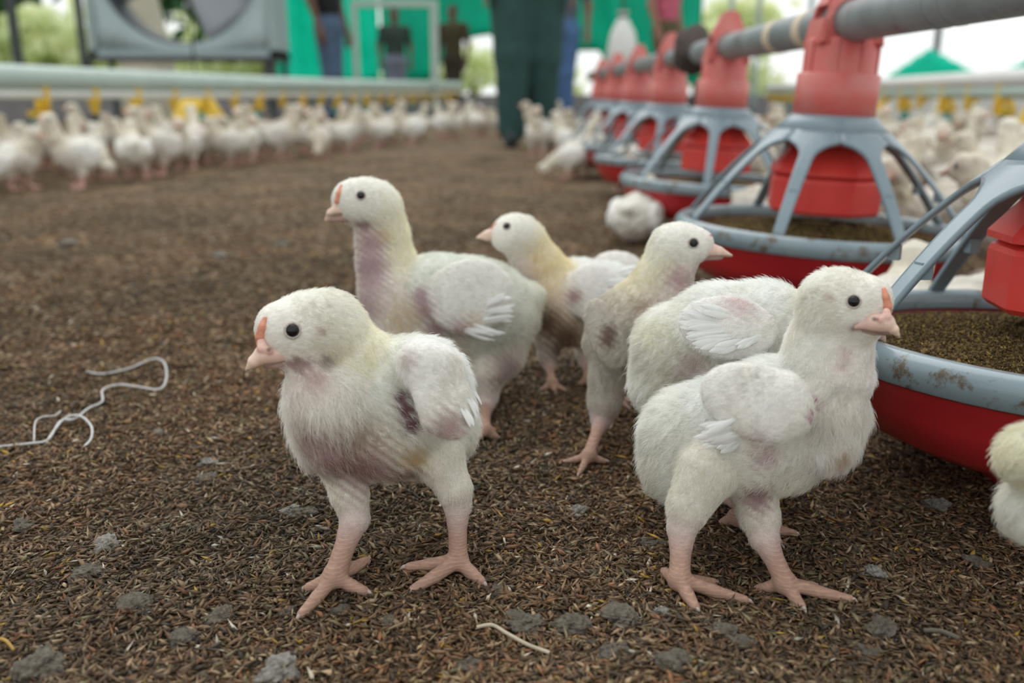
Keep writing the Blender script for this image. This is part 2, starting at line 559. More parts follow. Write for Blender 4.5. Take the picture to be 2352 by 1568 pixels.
            for i, t in enumerate(ss):
                off = N * (lift2 * (1.5 * t - 0.75 * t * t)) + T2 * (0.45 * t + 0.5 * t * t)
                pts[:, i] = P - base - N * 0.0002 + off * L[:, None]
            cv = bpy.data.hair_curves.new('down')
            cv.add_curves([npt] * hairs)
            cv.attributes['position'].data.foreach_set('vector', pts.ravel())
            rad = np.tile(np.array([1.0, 0.85, 0.55, 0.15]) * hair_w, hairs).astype(np.float32)
            ra = cv.attributes.get('radius') or cv.attributes.new('radius', 'FLOAT', 'POINT')
            ra.data.foreach_set('value', rad)
            col = np.ones((hairs, 4), dtype=np.float32)
            grime = np.clip(vnoise(P, 75.0, 12)[:, :1], -0.2, 1.2)
            hc = fur[F[fi, 0]] * (1 - np.clip(grime, 0, 1) * np.array([[0.10, 0.115, 0.14]])) * (1 + 0.07 * g.normal(size=(hairs, 1)) + 0.05 * clump[:, :1])
            col[:, :3] = np.clip(hc, 0, 0.97)
            ca = cv.attributes.new('tint', 'FLOAT_COLOR', 'CURVE')
            ca.data.foreach_set('color', col.ravel())
            cv.materials.append(M['down'])
            o = bpy.data.objects.new('down', cv); C.objects.link(o); o.parent = root
            o['kind'] = 'stuff'
        # ---- beak
        if beak:
            bb = Body()
            for part in beak:
                ws = [s.W(*p[:3]) for p in part]; rs = [p[3] / pxm(w_) for p, w_ in zip(part, ws)]
                for i in range(len(ws) - 1):
                    bb.cap('beak', ws[i], ws[i + 1], rs[i], rs[i + 1], 3 * s.px)
            bv, bf = bb.mesh(h * 0.5)
            bm_ = fast_mesh('beak', bv - base, bf)
            tip = s.W(*beak[0][-1][:3]); rt_ = s.W(*beak[0][0][:3])
            ax = tip - rt_
            q = np.clip((bv - rt_) @ ax / (ax @ ax), 0, 1)[:, None]
            colr = np.array((0.72, 0.47, 0.42)) * (1 - q) + np.array((0.88, 0.66, 0.53)) * q
            if len(beak) > 2:      # the soft pink skin round the nostril
                cw = [s.W(*p[:3]) for p in beak[2]]
                dd = np.min([np.linalg.norm(bv - x, axis=1) / (p[3] / pxm(x)) for x, p in zip(cw, beak[2])], axis=0)
                w2 = np.exp(-(dd / 1.1) ** 4)[:, None]
                colr = colr * (1 - w2) + np.array((0.78, 0.40, 0.36)) * w2
            if nostril is not None:
                nb_ = np.linalg.norm((bv - s.W(*nostril[:3])) @ np.stack([RIGHT, UP], 1), axis=1) / (nostril[3] * s.px)
                colr = colr * (1 - 0.75 * np.exp(-nb_ ** 4))[:, None]
            lm = [s.W(*p[:3]) for p in beak[1]]
            um = [s.W(*p[:3]) for p in beak[0]]
            seg = lambda P_, ws_, rs_: np.min([bb.one(('c', 0, ws_[i], ws_[i + 1], rs_[i], rs_[i + 1], 1), P_) for i in range(len(ws_) - 1)], axis=0)
            dl = seg(bv, lm, [p[3] / pxm(x) for p, x in zip(beak[1], lm)]); du = seg(bv, um, [p[3] / pxm(x) for p, x in zip(beak[0], um)])
            wl = (1 / (1 + np.exp((dl - du) / (0.8 * s.px))))[:, None]
            colr = colr * (1 - wl) + np.array((0.46, 0.31, 0.28)) * wl
            if mouth is not None:
                mp = [s.W(*m_) for m_ in mouth]
                a_, b2 = mp[0], mp[1]
                ab = b2 - a_
                tt = np.clip((bv - a_) @ ab / (ab @ ab), 0, 1)
                vd = np.abs(((bv - a_ - tt[:, None] * ab) @ UP))
                colr *= (1 - 0.55 * np.exp(-(vd / (2.2 * s.px)) ** 2))[:, None]
            set_tint(bm_, colr)
            ob = link('beak', bm_, M['beak'], root)
        for (u, v, r) in eyes:
            p = b.surf(u, v); n = b.normal(p); R = r / pxm(p)
            bm = bmesh.new(); bmesh.ops.create_uvsphere(bm, u_segments=24, v_segments=16, radius=R * 1.12)
            c = p - n * R * 0.40
            bmesh.ops.translate(bm, verts=bm.verts, vec=Vector(c - base))
            link('eye', bm_mesh('eye', bm), M['eye'], root)
            bm = bmesh.new()
            nn = Vector(n); a = nn.orthogonal().normalized(); b2 = nn.cross(a)
            ring = [Vector(p + n * R * 0.05 - base) + (a * math.cos(t) + b2 * math.sin(t)) * R * 1.14 for t in np.linspace(0, 2 * math.pi, 29)[:-1]]
            add_tube(bm, ring + [ring[0]], R * 0.19, 8, cap=False)
            link('eyelid', bm_mesh('eyelid', bm), M['lid'], root)
            # the eye on the other side of the head
            hc = np.mean([q[2] for q in b.p if q[1] in ('head', 'face')], axis=0)
            q2 = hc + (hc - p) * np.array([0.15, 1, 0.15]); q2 = q2 + (p - hc) * np.array([1.0, 0, 1.0]) * 0.85
            for _ in range(20):
                q2 = q2 - b.normal(q2) * float(b.dist(q2[None])[0])
            n2 = b.normal(q2)
            bm = bmesh.new(); bmesh.ops.create_uvsphere(bm, u_segments=16, v_segments=10, radius=R * 1.12)
            bmesh.ops.translate(bm, verts=bm.verts, vec=Vector(q2 - n2 * R * 0.40 - base))
            link('eye', bm_mesh('eye', bm), M['eye'], root)
        if comb:
            cb = Body()
            ps = [b.surf(u, v) for (u, v, r) in comb]
            rs = [r / pxm(p) for p, (u, v, r) in zip(ps, comb)]
            for i in range(len(ps) - 1):
                cb.cap('comb', ps[i], ps[i + 1], rs[i], rs[i + 1], 3 * s.px)
            cv_, cf_ = cb.mesh(h * 0.6)
            link('comb', fast_mesh('comb', cv_ - base, cf_), M['comb'], root)
        for (K, T, r) in s.toes:
            d_ = T - K; d_ /= np.linalg.norm(d_)
            bm = bmesh.new()
            add_tube(bm, [Vector(T - base - d_ * r * 0.6 + np.array([0, 0, r * 0.35])), Vector(T - base + d_ * r * 1.0 + np.array([0, 0, r * 0.25])), Vector(T - base + d_ * r * 2.1 - np.array([0, 0, r * 0.5]))], [r * 0.55, r * 0.42, r * 0.06], 7)
            link('claw', bm_mesh('claw', bm), M['claw'], root)
        # ---- wing feathers: root pixel, tip pixel, width
        fg = random.Random(len(V))
        many = []
        for (u0, v0, u1, v1, wd) in feathers:
            for q in range(6):
                many.append((u0 + fg.uniform(-10, 10), v0 + fg.uniform(-9, 9), u1 + fg.uniform(-14, 14), v1 + fg.uniform(-11, 11), wd * fg.uniform(0.34, 0.62)))
        for i, (u0, v0, u1, v1, wd) in enumerate(many):
            p0 = b.surf(u0, v0); n0 = b.normal(p0)
            mpx = 1 / pxm(p0)
            p0 = p0 + n0 * 0.0004
            dvec = at(u1, v1, p0[1]) - at(u0, v0, p0[1])
            L_ = np.linalg.norm(dvec); dvec /= L_
            dvec = dvec - n0 * (dvec @ n0) * 0.6
            sd = np.cross(n0, dvec); sd /= np.linalg.norm(sd)
            wd_ = wd * mpx
            vs, fs = [], []
            nl, nw = 9, 5
            for a in range(nl):
                t = a / (nl - 1)
                wl = wd_ * (0.5 + 0.6 * math.sin(min(t * 1.15, 1) * math.pi * 0.62)) * (1.0 if t < 0.6 else math.sqrt(max(0.03, 1 - ((t - 0.6) / 0.4) ** 2)))
                for c_ in range(nw):
                    x = (c_ / (nw - 1) - 0.5)
                    vs.append(p0 - base + dvec * L_ * t + sd * x * wl + n0 * (-0.0016 + 0.0042 * math.sin(t * 1.7) - 0.002 * x * x + 0.0003 * (i % 6) * t))
            for a in range(nl - 1):
                for c_ in range(nw - 1):
                    fs.append((a * nw + c_, a * nw + c_ + 1, (a + 1) * nw + c_ + 1, (a + 1) * nw + c_))
            link('wing_feather', fast_mesh('wing_feather', vs, fs), M['feather'], root)
        return root

def stains(m, col, scale, lo, hi):
    nt = m.node_tree; b = nt.nodes['Principled BSDF']
    src = b.inputs['Base Color'].links[0].from_socket
    tc = nt.nodes.new('ShaderNodeTexCoord'); n = nt.nodes.new('ShaderNodeTexNoise'); n.inputs['Scale'].default_value = scale; n.inputs['Detail'].default_value = 8; n.inputs['Roughness'].default_value = 0.7
    nt.links.new(tc.outputs['Object'], n.inputs['Vector'])
    r = nt.nodes.new('ShaderNodeMapRange'); r.inputs[1].default_value = lo; r.inputs[2].default_value = hi
    nt.links.new(n.outputs['Fac'], r.inputs[0])
    x = nt.nodes.new('ShaderNodeMix'); x.data_type = 'RGBA'
    nt.links.new(r.outputs[0], x.inputs[0]); nt.links.new(src, x.inputs[6]); x.inputs[7].default_value = (*col, 1)
    nt.links.new(x.outputs[2], b.inputs['Base Color'])
stains(M['rim'], (0.13, 0.105, 0.08), 42, 0.555, 0.64)
stains(M['pvc'], (0.12, 0.115, 0.11), 9, 0.56, 0.66)

# scales across the shanks and toes: rings in the skin's relief
def rings(m):
    nt = m.node_tree; b = nt.nodes['Principled BSDF']
    tc = nt.nodes.new('ShaderNodeTexCoord'); w = nt.nodes.new('ShaderNodeTexWave')
    w.bands_direction = 'Z'; w.inputs['Scale'].default_value = 170; w.inputs['Distortion'].default_value = 3.0; w.inputs['Detail'].default_value = 2; w.inputs['Detail Scale'].default_value = 60
    nt.links.new(tc.outputs['Object'], w.inputs['Vector'])
    bp = nt.nodes.new('ShaderNodeBump'); bp.inputs['Strength'].default_value = 0.6; bp.inputs['Distance'].default_value = 0.0006
    at_ = nt.nodes.new('ShaderNodeAttribute'); at_.attribute_name = 'scute'
    mu = nt.nodes.new('ShaderNodeMath'); mu.operation = 'MULTIPLY'
    nt.links.new(w.outputs['Fac'], mu.inputs[0]); nt.links.new(at_.outputs['Fac'], mu.inputs[1])
    nt.links.new(mu.outputs[0], bp.inputs['Height'])
    old = b.inputs['Normal'].links[0].from_node
    nt.links.new(bp.outputs['Normal'], old.inputs['Normal'])
    src = b.inputs['Base Color'].links[0].from_socket
    mr = nt.nodes.new('ShaderNodeMapRange'); mr.inputs[3].default_value = 1.0; mr.inputs[4].default_value = 0.84
    nt.links.new(mu.outputs[0], mr.inputs[0])
    x = nt.nodes.new('ShaderNodeMix'); x.data_type = 'RGBA'; x.blend_type = 'MULTIPLY'; x.inputs[0].default_value = 1
    nt.links.new(src, x.inputs[6]); nt.links.new(mr.outputs[0], x.inputs[7]); nt.links.new(x.outputs[2], b.inputs['Base Color'])
rings(M['skin'])
# every flock chick a little cleaner or dirtier than the next
nt = M['chick'].node_tree; b_ = nt.nodes['Principled BSDF']
src = b_.inputs['Base Color'].links[0].from_socket
oi = nt.nodes.new('ShaderNodeObjectInfo'); rp = nt.nodes.new('ShaderNodeValToRGB')
rp.color_ramp.elements[0].color = (0.72, 0.67, 0.63, 1); rp.color_ramp.elements[1].color = (1, 1, 1, 1); rp.color_ramp.elements[1].position = 0.75
nt.links.new(oi.outputs['Random'], rp.inputs['Fac'])
x = nt.nodes.new('ShaderNodeMix'); x.data_type = 'RGBA'; x.blend_type = 'MULTIPLY'; x.inputs[0].default_value = 1
nt.links.new(src, x.inputs[6]); nt.links.new(rp.outputs[0], x.inputs[7]); nt.links.new(x.outputs[2], b_.inputs['Base Color'])

# ---------------------------------------------------------------- the shed
def plane_grid(name, xs, ys, zf):
    X, Y = np.meshgrid(xs, ys, indexing='ij')
    V = np.stack([X, Y, zf(X, Y)], -1).reshape(-1, 3)
    n, m = len(xs), len(ys)
    i = (np.arange(n - 1)[:, None] * m + np.arange(m - 1)[None]).ravel()
    return fast_mesh(name, V, np.stack([i, i + m, i + m + 1, i + 1], -1))

def floor_mat():
    m = bpy.data.materials.new('litter_floor'); m.use_nodes = True
    nt = m.node_tree; b = nt.nodes['Principled BSDF']
    b.inputs['Roughness'].default_value = 0.95; b.inputs['Specular IOR Level'].default_value = 0.2
    tc = nt.nodes.new('ShaderNodeTexCoord')
    def noise(s, d):
        n = nt.nodes.new('ShaderNodeTexNoise'); n.inputs['Scale'].default_value = s; n.inputs['Detail'].default_value = d
        nt.links.new(tc.outputs['Object'], n.inputs['Vector']); return n
    def ramp(n, stops):
        r = nt.nodes.new('ShaderNodeValToRGB')
        el = r.color_ramp.elements
        while len(el) < len(stops): el.new(0.5)
        for e, (p, c) in zip(el, stops): e.position = p; e.color = (*c, 1)
        nt.links.new(n.outputs['Fac'], r.inputs['Fac']); return r
    fine = ramp(noise(170, 4), [(0.28, (0.066, 0.047, 0.031)), (0.5, (0.165, 0.120, 0.080)), (0.66, (0.255, 0.195, 0.137)), (0.8, (0.36, 0.295, 0.225))])
    big = ramp(noise(4.5, 6), [(0.34, (0.66, 0.70, 0.62)), (0.50, (1.12, 1.10, 1.05)), (0.68, (1.45, 1.30, 1.10))])
    mx = nt.nodes.new('ShaderNodeMix'); mx.data_type = 'RGBA'; mx.blend_type = 'MULTIPLY'; mx.inputs[0].default_value = 1
    nt.links.new(fine.outputs[0], mx.inputs[6]); nt.links.new(big.outputs[0], mx.inputs[7])
    nt.links.new(mx.outputs[2], b.inputs['Base Color'])
    bp = nt.nodes.new('ShaderNodeBump'); bp.inputs['Strength'].default_value = 0.9; bp.inputs['Distance'].default_value = 0.012
    nt.links.new(noise(150, 4).outputs['Fac'], bp.inputs['Height']); nt.links.new(bp.outputs['Normal'], b.inputs['Normal'])
    return m

xs = np.unique(np.concatenate([np.linspace(-4.6, -1.4, 33), np.linspace(-1.4, 1.4, 150), np.linspace(1.4, 4.2, 30)]))
ys = np.unique(np.concatenate([np.linspace(-2.5, 0.2, 20), np.linspace(0.2, 2.5, 140), np.linspace(2.5, 12.2, 90)]))
tag(link('floor', plane_grid('floor', xs, ys, gz), floor_mat()), kind='structure')
bm = bmesh.new(); add_box(bm, (0, 20, -0.16), (120, 130, 0.2))
tag(link('ground', bm_mesh('ground', bm), M['grass'], smooth=False), kind='structure')

def structure(name, boxes, m, bev=0.0):
    bm = bmesh.new()
    for c, s in boxes: add_box(bm, c, s, bev=bev)
    return tag(link(name, bm_mesh(name, bm), m, smooth=False), kind='structure')

structure('wall_left', [((-4.65, 4.8, 0.15), (0.12, 14.8, 0.34))], M['conc'])
structure('wall_right', [((4.25, 4.8, 0.16), (0.12, 14.8, 0.36))], M['white'])
structure('wall_back', [((-0.2, 12.25, 0.12), (8.78, 0.12, 0.30))], M['conc'])
for i, y in enumerate((2.2, 4.6, 7.05, 9.6, 12.1)):
    structure('trim_%d' % (i + 1), [((4.25, y, 1.4), (0.05, 0.05, 2.4))], M['darksteel'])
for i, y in enumerate((5.0, 7.4, 9.0, 10.4, 12.1)):
    structure('trim_%d' % (i + 6), [((-4.65, y, 1.4), (0.07, 0.07, 2.4))], M['darksteel'])
for i, x in enumerate((-3.1, 2.35, 2.75, 3.1, 3.75)):
    structure('trim_%d' % (i + 21), [((x, 12.15, 1.4), (0.07 if i < 2 else 0.05, 0.07, 2.6))], M['darksteel'] if i < 2 else M['steel'])
structure('trim_13', [((-0.2, 12.15, 2.65), (9.0, 0.09, 0.12))], M['darksteel'])
structure('trim_14', [((-4.65, 4.8, 2.65), (0.09, 14.8, 0.12))], M['darksteel'])
structure('trim_15', [((4.25, 4.8, 2.65), (0.09, 14.8, 0.12))], M['darksteel'])
structure('trim_16', [((-0.2, 8.0, 2.65), (8.9, 0.09, 0.12))], M['darksteel'])

# sheets of tarpaulin closing the far end
def tarp(name, label, x0, x1, ztop, bottom, y, m, fold=0.06, nfold=5):
    nx, nz = 60, 16
    vs, fs = [], []
    for i in range(nx):
        t = i / (nx - 1); x = x0 + (x1 - x0) * t
        zb = np.interp(t, [p[0] for p in bottom], [p[1] for p in bottom])
        for j in range(nz):
            q = j / (nz - 1)
            vs.append((x, y + fold * math.sin(t * nfold * 6.28 + q * 2) * (0.4 + 0.6 * (1 - q)) + 0.02 * math.sin(t * 37 + q * 9), zb + (ztop - zb) * q))
    for i in range(nx - 1):
        for j in range(nz - 1):
            a = i * nz + j; fs.append((a, a + nz, a + nz + 1, a + 1))
    o = link(name, fast_mesh(name, vs, fs), m)
    solid(o, 0.004)
    return tag(o, label, 'tarpaulin')
tarp('tarpaulin', 'brightly lit sea-green tarpaulin sheet hanging behind the person in jeans', -2.95, -1.66, 2.62, [(0, 0.36), (0.2, 0.34), (1, 0.40)], 11.95, M['tarplight'], 0.07, 4)
tarp('tarpaulin', 'deep green tarpaulin sheet behind the pale metal frame and the coverall legs', -1.62, 0.62, 2.62, [(0, 0.40), (0.25, 0.42), (0.42, 0.92), (0.6, 0.98), (0.78, 0.86), (1, 0.80)], 11.90, M['tarp'], 0.05, 5)
tarp('tarpaulin', 'green tarpaulin sheet with a lifted corner, behind the white sack', 0.55, 2.35, 2.62, [(0, 0.78), (0.30, 0.80), (0.42, 0.44), (1, 0.40)], 11.98, M['tarp'], 0.06, 4)
vs, fs = [], []
n = 90
for i in range(n):
    y = 3.2 + (12.0 - 3.2) * i / (n - 1)
    top = 0.40 + 0.32 * (1 - abs(((y - 7.05) / 1.25 + 1) % 2 - 1))
    for j in range(5):
        vs.append((4.16 + 0.015 * math.sin(y * 23 + j), y, 0.33 + (top - 0.33) * j / 4))
for i in range(n - 1):
    for j in range(4):
        a = i * 5 + j; fs.append((a, a + 5, a + 6, a + 1))
o = link('side_curtain', fast_mesh('side_curtain', vs, fs), M['tarplight']); solid(o, 0.006)
tag(o, 'sea-green side curtain gathered along the top of the right low wall', 'curtain')

# ---------------------------------------------------------------- trees outside
def leaf_cloud(name, c, r, n, size, m, parent=None, seed=0):
    g = np.random.default_rng(seed)
    cl = g.normal(size=(max(6, n // 120), 3)); cl /= np.linalg.norm(cl, axis=1)[:, None]
    cl *= (g.random((len(cl), 1)) ** 0.4) * 0.8
    p = cl[g.integers(0, len(cl), n)] + g.normal(size=(n, 3)) * 0.17
    p = p * np.array(r) + np.array(c)
    a = g.normal(size=(n, 3)); a /= np.linalg.norm(a, axis=1)[:, None]
    b = np.cross(a, g.normal(size=(n, 3))); b /= np.linalg.norm(b, axis=1)[:, None]
    s = size * g.uniform(0.6, 1.4, (n, 1))
    V = np.stack([p - a * s, p + b * s * 0.45, p + a * s, p - b * s * 0.45], 1).reshape(-1, 3)
    F = np.arange(n * 4).reshape(n, 4)
    o = link(name, fast_mesh(name, V, F), m, parent, smooth=False)
    o['kind'] = 'stuff'
    return o
def tree(x, y, z, r, n, size, m, label, seed, name='leafy_tree'):
    root = empty(name, (x, y, -0.06)); tag(root, label, 'tree', )
    bm = bmesh.new()
    add_tube(bm, [(0, 0, 0), (0.05, 0, z * 0.5), (0, 0.05, z)], [0.14, 0.11, 0.07], 8)
    link('trunk', bm_mesh('trunk', bm), M['bark'], root)
    leaf_cloud('crown', (0, 0, z), r, n, size, m, root, seed)
tree(-7.6, 13.6, 2.75, (2.3, 1.4, 1.2), 6000, 0.17, M['leafdark'], 'dark green tree at the far left beyond the shed side', 1)
tree(-4.4, 17.2, 2.9, (2.4, 1.6, 1.7), 6500, 0.19, M['leafdark'], 'dark green tree seen through the fan opening', 2)
tree(-11.5, 19.5, 1.1, (4.6, 1.6, 1.2), 4200, 0.24, M['leafsunlit'], 'pale sunlit bush beyond the shed at the far left', 3, 'sunlit_bush')
tree(-6.2, 22.5, 1.3, (3.4, 1.5, 1.3), 2600, 0.22, M['leafsunlit'], 'pale sunlit bush low behind the square fan', 4, 'sunlit_bush')
tree(-0.8, 19.0, 0.8, (2.6, 1.2, 0.8), 900, 0.2, M['leafsunlit'], 'pale sunlit bush in the gap under the green tarpaulin', 5, 'sunlit_bush')
tree(4.6, 21.0, 1.3, (1.9, 1.4, 1.1), 1500, 0.24, M['leafsunlit'], 'thin pale tree beyond the right side behind the feed pipe', 6, 'sunlit_bush')

# ---------------------------------------------------------------- square exhaust fan on its stand, left
def box_fan(x, y, zc, half, label):
    root = empty('exhaust_fan', (x, y, 0)); tag(root, label, 'fan')
    bm = bmesh.new()
    t = 0.05
    for sx in (-1, 1): add_box(bm, (sx * (half - t / 2), 0.18, zc), (t, 0.40, 2 * half))
    for sz in (-1, 1): add_box(bm, (0, 0.18, zc + sz * (half - t / 2)), (2 * half, 0.40, t))
    link('housing', bm_mesh('housing', bm), M['steel'], root, smooth=False)
    # front plate with a round opening
    n = 64; R = half * 0.87
    vs, fs = [], []
    for i in range(n):
        a = 2 * math.pi * i / n
        m_ = max(abs(math.cos(a)), abs(math.sin(a)))
        vs.append((R * math.cos(a), 0.0, zc + R * math.sin(a)))
        vs.append((half * 0.985 * math.cos(a) / m_, 0.0, zc + half * 0.985 * math.sin(a) / m_))
    for i in range(n):
        j = (i + 1) % n
        fs.append((2 * i, 2 * i + 1, 2 * j + 1, 2 * j))
    solid(link('front_plate', fast_mesh('front_plate', vs, fs), M['steel'], root, smooth=False), 0.02)
    bm = bmesh.new()
    add_lathe(bm, [(R, 0.0), (R * 0.97, 0.10), (R * 0.97, 0.30), (R, 0.34)], 64)
    bmesh.ops.transform(bm, matrix=Matrix.Translation((0, 0, zc)) @ Matrix.Rotation(-math.pi / 2, 4, 'X'), verts=bm.verts)
    solid(link('shroud_ring', bm_mesh('shroud_ring', bm), M['darksteel'], root), 0.012)
    bm = bmesh.new(); add_tube(bm, [(0, 0.08, zc), (0, 0.30, zc)], 0.085, 20)
    link('hub', bm_mesh('hub', bm), M['darksteel'], root)
    for i in range(3):
        a0 = 2 * math.pi * i / 3 - 0.92
        vs, fs = [], []
        for q in range(7):
            r = 0.07 + (R * 0.93 - 0.07) * q / 6
            w = 0.10 + 0.15 * (q / 6) ** 0.8
            tw = 0.62 - 0.28 * q / 6
            for s_ in range(4):
                c_ = (s_ / 3 - 0.5) * 2 * w
                lx, ly = c_ * math.cos(tw), c_ * math.sin(tw) + 0.02 * (1 - (2 * s_ / 3 - 1) ** 2)
                px, pz = r, lx
                vs.append((px * math.cos(a0) - pz * math.sin(a0), 0.19 + ly * 0.55, zc + px * math.sin(a0) + pz * math.cos(a0)))
        for q in range(6):
            for s_ in range(3):
                a = q * 4 + s_; fs.append((a, a + 4, a + 5, a + 1))
        solid(link('blade', fast_mesh('blade', vs, fs), M['blade'], root), 0.004)
    bm = bmesh.new(); add_box(bm, (0, 0.36, zc), (2 * half, 0.04, 0.05))
    link('motor_strut', bm_mesh('motor_strut', bm), M['darksteel'], root, smooth=False)
    bm = bmesh.new(); add_tube(bm, [(0.30, 0.30, zc), (0.30, 0.44, zc)], 0.085, 16)
    link('motor', bm_mesh('motor', bm), M['darksteel'], root)
    bm = bmesh.new(); add_box(bm, (0, 0.1, zc - half - 0.012), (2 * half + 0.04, 0.5, 0.024))
    link('stand_bar', bm_mesh('stand_bar', bm), M['darksteel'], root, smooth=False)
    for sx in (-1, 1):
        for yy in (-0.1, 0.3):
            bm = bmesh.new(); add_box(bm, (sx * (half - 0.02), yy, (zc - half - 0.02) / 2), (0.035, 0.035, zc - half - 0.02))
            link('leg', bm_mesh('leg', bm), M['darksteel'], root, smooth=False)
    return root
box_fan(-2.43, 7.1, 1.235, 0.69, 'large square exhaust fan with grey blades on a dark stand, upper left')

# pale square frame further back
root = empty('metal_frame', (-1.06, 8.75, 0)); tag(root, 'pale galvanised square frame standing on thin legs before the green sheets', 'frame')
for nm, c_, s_ in (('top_rail', (0, 0, 1.065), (0.78, 0.06, 0.06)), ('bottom_rail', (0, 0, 0.36), (0.78, 0.06, 0.05)), ('side_rail', (-0.365, 0, 0.71), (0.05, 0.06, 0.66)), ('side_rail', (0.355, 0, 0.71), (0.07, 0.06, 0.66)), ('leg', (-0.365, 0, 0.17), (0.035, 0.035, 0.34)), ('leg', (0.355, 0, 0.17), (0.035, 0.035, 0.34))):
    bm = bmesh.new(); add_box(bm, c_, s_, bev=0.006)
    link(nm, bm_mesh(nm, bm), M['tubegreen'], root, smooth=False)

# cream post and sack
bm = bmesh.new()
for z0, z1, w0, w1 in ((-0.06, 0.62, 0.44, 0.42), (0.62, 1.5, 0.42, 0.16)):
    r = bmesh.ops.create_cone(bm, cap_ends=True, segments=4, radius1=w0 * 0.62, radius2=w1 * 0.62, depth=z1 - z0)
    bmesh.ops.transform(bm, matrix=Matrix.Translation((0, 0, (z0 + z1) / 2)) @ Matrix.Rotation(0.62, 4, 'Z'), verts=r['verts'])
o = link('concrete_pier', bm_mesh('concrete_pier', bm), M['cream'], smooth=False); o.location = (-3.55, 9.3, 0)
tag(o, 'cream tapered concrete pier seen through the exhaust fan', 'pier')

root = empty('hanging_sack', (0.93, 8.1, 0.46)); tag(root, 'off-white sack hung by its neck on a dark rope, right of the coverall', 'sack')
bm = bmesh.new(); add_lathe(bm, [(0.02, 0.0), (0.11, 0.01), (0.135, 0.08), (0.125, 0.2), (0.10, 0.32), (0.05, 0.41), (0.025, 0.45), (0.05, 0.49)], 20, cap0=True)
for v in bm.verts:
    a = math.atan2(v.co.y, v.co.x); f = 1 + 0.06 * math.sin(5 * a + v.co.z * 9); v.co.x *= f; v.co.y *= f
link('sack_body', bm_mesh('sack_body', bm), M['white'], root)
bm = bmesh.new(); add_tube(bm, [(0, 0, 0.43), (0, 0, 0.6), (0, 0, 2.16)], 0.012, 8); add_tube(bm, [(0.03 * math.cos(t), 0.03 * math.sin(t), 0.45) for t in np.linspace(0, 6.28, 13)], 0.012, 6)
link('rope', bm_mesh('rope', bm), M['darksteel'], root)

# ---------------------------------------------------------------- drinker lines
def drinker_line(p0, p1, zt, zn, sag, label, rt, rn, step, cup_from, yellow_every=1, mt='tubegreen', mn='tubewhite', hang=()):
    root = empty('drinker_line', (p0[0], p0[1], 0)); tag(root, label, 'drinker')
    D = Vector((p1[0] - p0[0], p1[1] - p0[1], 0)); L = D.length; d = D / L
    pt = lambda s, z: Vector((d.x * s, d.y * s, z))
    sg = lambda s: sag(s / L)
    bm = bmesh.new(); add_tube(bm, [pt(s, zt + sg(s)) for s in np.linspace(0, L, 30)], rt, 14)
    link('support_pipe', bm_mesh('support_pipe', bm), M[mt], root)
    bm = bmesh.new(); add_tube(bm, [pt(s, zn + sg(s)) for s in np.linspace(0, L, 30)], rn, 12)
    link('nipple_pipe', bm_mesh('nipple_pipe', bm), M[mn], root)
    bmB = bmesh.new()
    add_box(bmB, (0, 0, 0.0), (0.030, 0.030, 0.065), bev=0.006); add_box(bmB, (0, 0.014, -0.03), (0.022, 0.012, 0.05), bev=0.004)
    meB = bm_mesh('bracket', bmB); meB.materials.append(M['yellow'])
    bmC = bmesh.new(); add_lathe(bmC, [(0.006, 0.02), (0.010, 0.0), (0.030, -0.012), (0.034, 0.004), (0.030, 0.004), (0.02, -0.006)], 14, cap1=True)
    add_box(bmC, (0.0, -0.02, 0.02), (0.012, 0.03, 0.012), Euler((0.9, 0, 0)))
    meC = bm_mesh('drip_cup', bmC); meC.materials.append(M['yellow'])
    bmN = bmesh.new(); add_lathe(bmN, [(0.008, 0.03), (0.012, 0.0), (0.020, -0.02), (0.012, -0.028)], 10, cap0=True, cap1=True)
    meN = bm_mesh('nipple', bmN); meN.materials.append(M['cupgreen'])
    s, i = 0.1, 0
    while s < L - 0.1:
        z = zn + sg(s)
        for me, nm, off, zz in ((meB, 'bracket', 0.03, 0.004), (meC, 'drip_cup', 0.0, -rn - 0.045), (meN, 'nipple', -0.015, -rn - 0.075)):
            if nm != 'bracket' and i % 2: continue
            o = bpy.data.objects.new(nm, me); C.objects.link(o); o.parent = root
            o.scale = (1.45,) * 3 if nm == 'bracket' else (1.3,) * 3
            o.location = pt(s + off, z + zz); o.rotation_euler = (0, 0, math.atan2(d.y, d.x) - 1.57 + 0.5)
        s += step; i += 1
    for s in hang:
        bm = bmesh.new(); add_tube(bm, [pt(s, zt + sg(s)), pt(s, 2.62)], 0.003, 6)
        link('hanger_cord', bm_mesh('hanger_cord', bm), M['darksteel'], root)
drinker_line((-1.98, 2.2), (-0.55, 9.9), 0.352, 0.292, lambda t: -0.012 * math.sin(t * math.pi) + 0.02 * max(0, t - 0.55), 'left drinker line of pale pipes with yellow clips above the crowded chicks', 0.042, 0.019, 0.30, 0, hang=(0.5,))
drinker_line((1.72, 2.2), (2.75, 10.2), 0.352, 0.300, lambda t: -0.012 * math.sin(t * math.pi), 'right drinker line of grey and white pipes with yellow clips behind the feeders', 0.034, 0.026, 0.34, 0, mt='white', mn='tubegreen', hang=(0.6,))

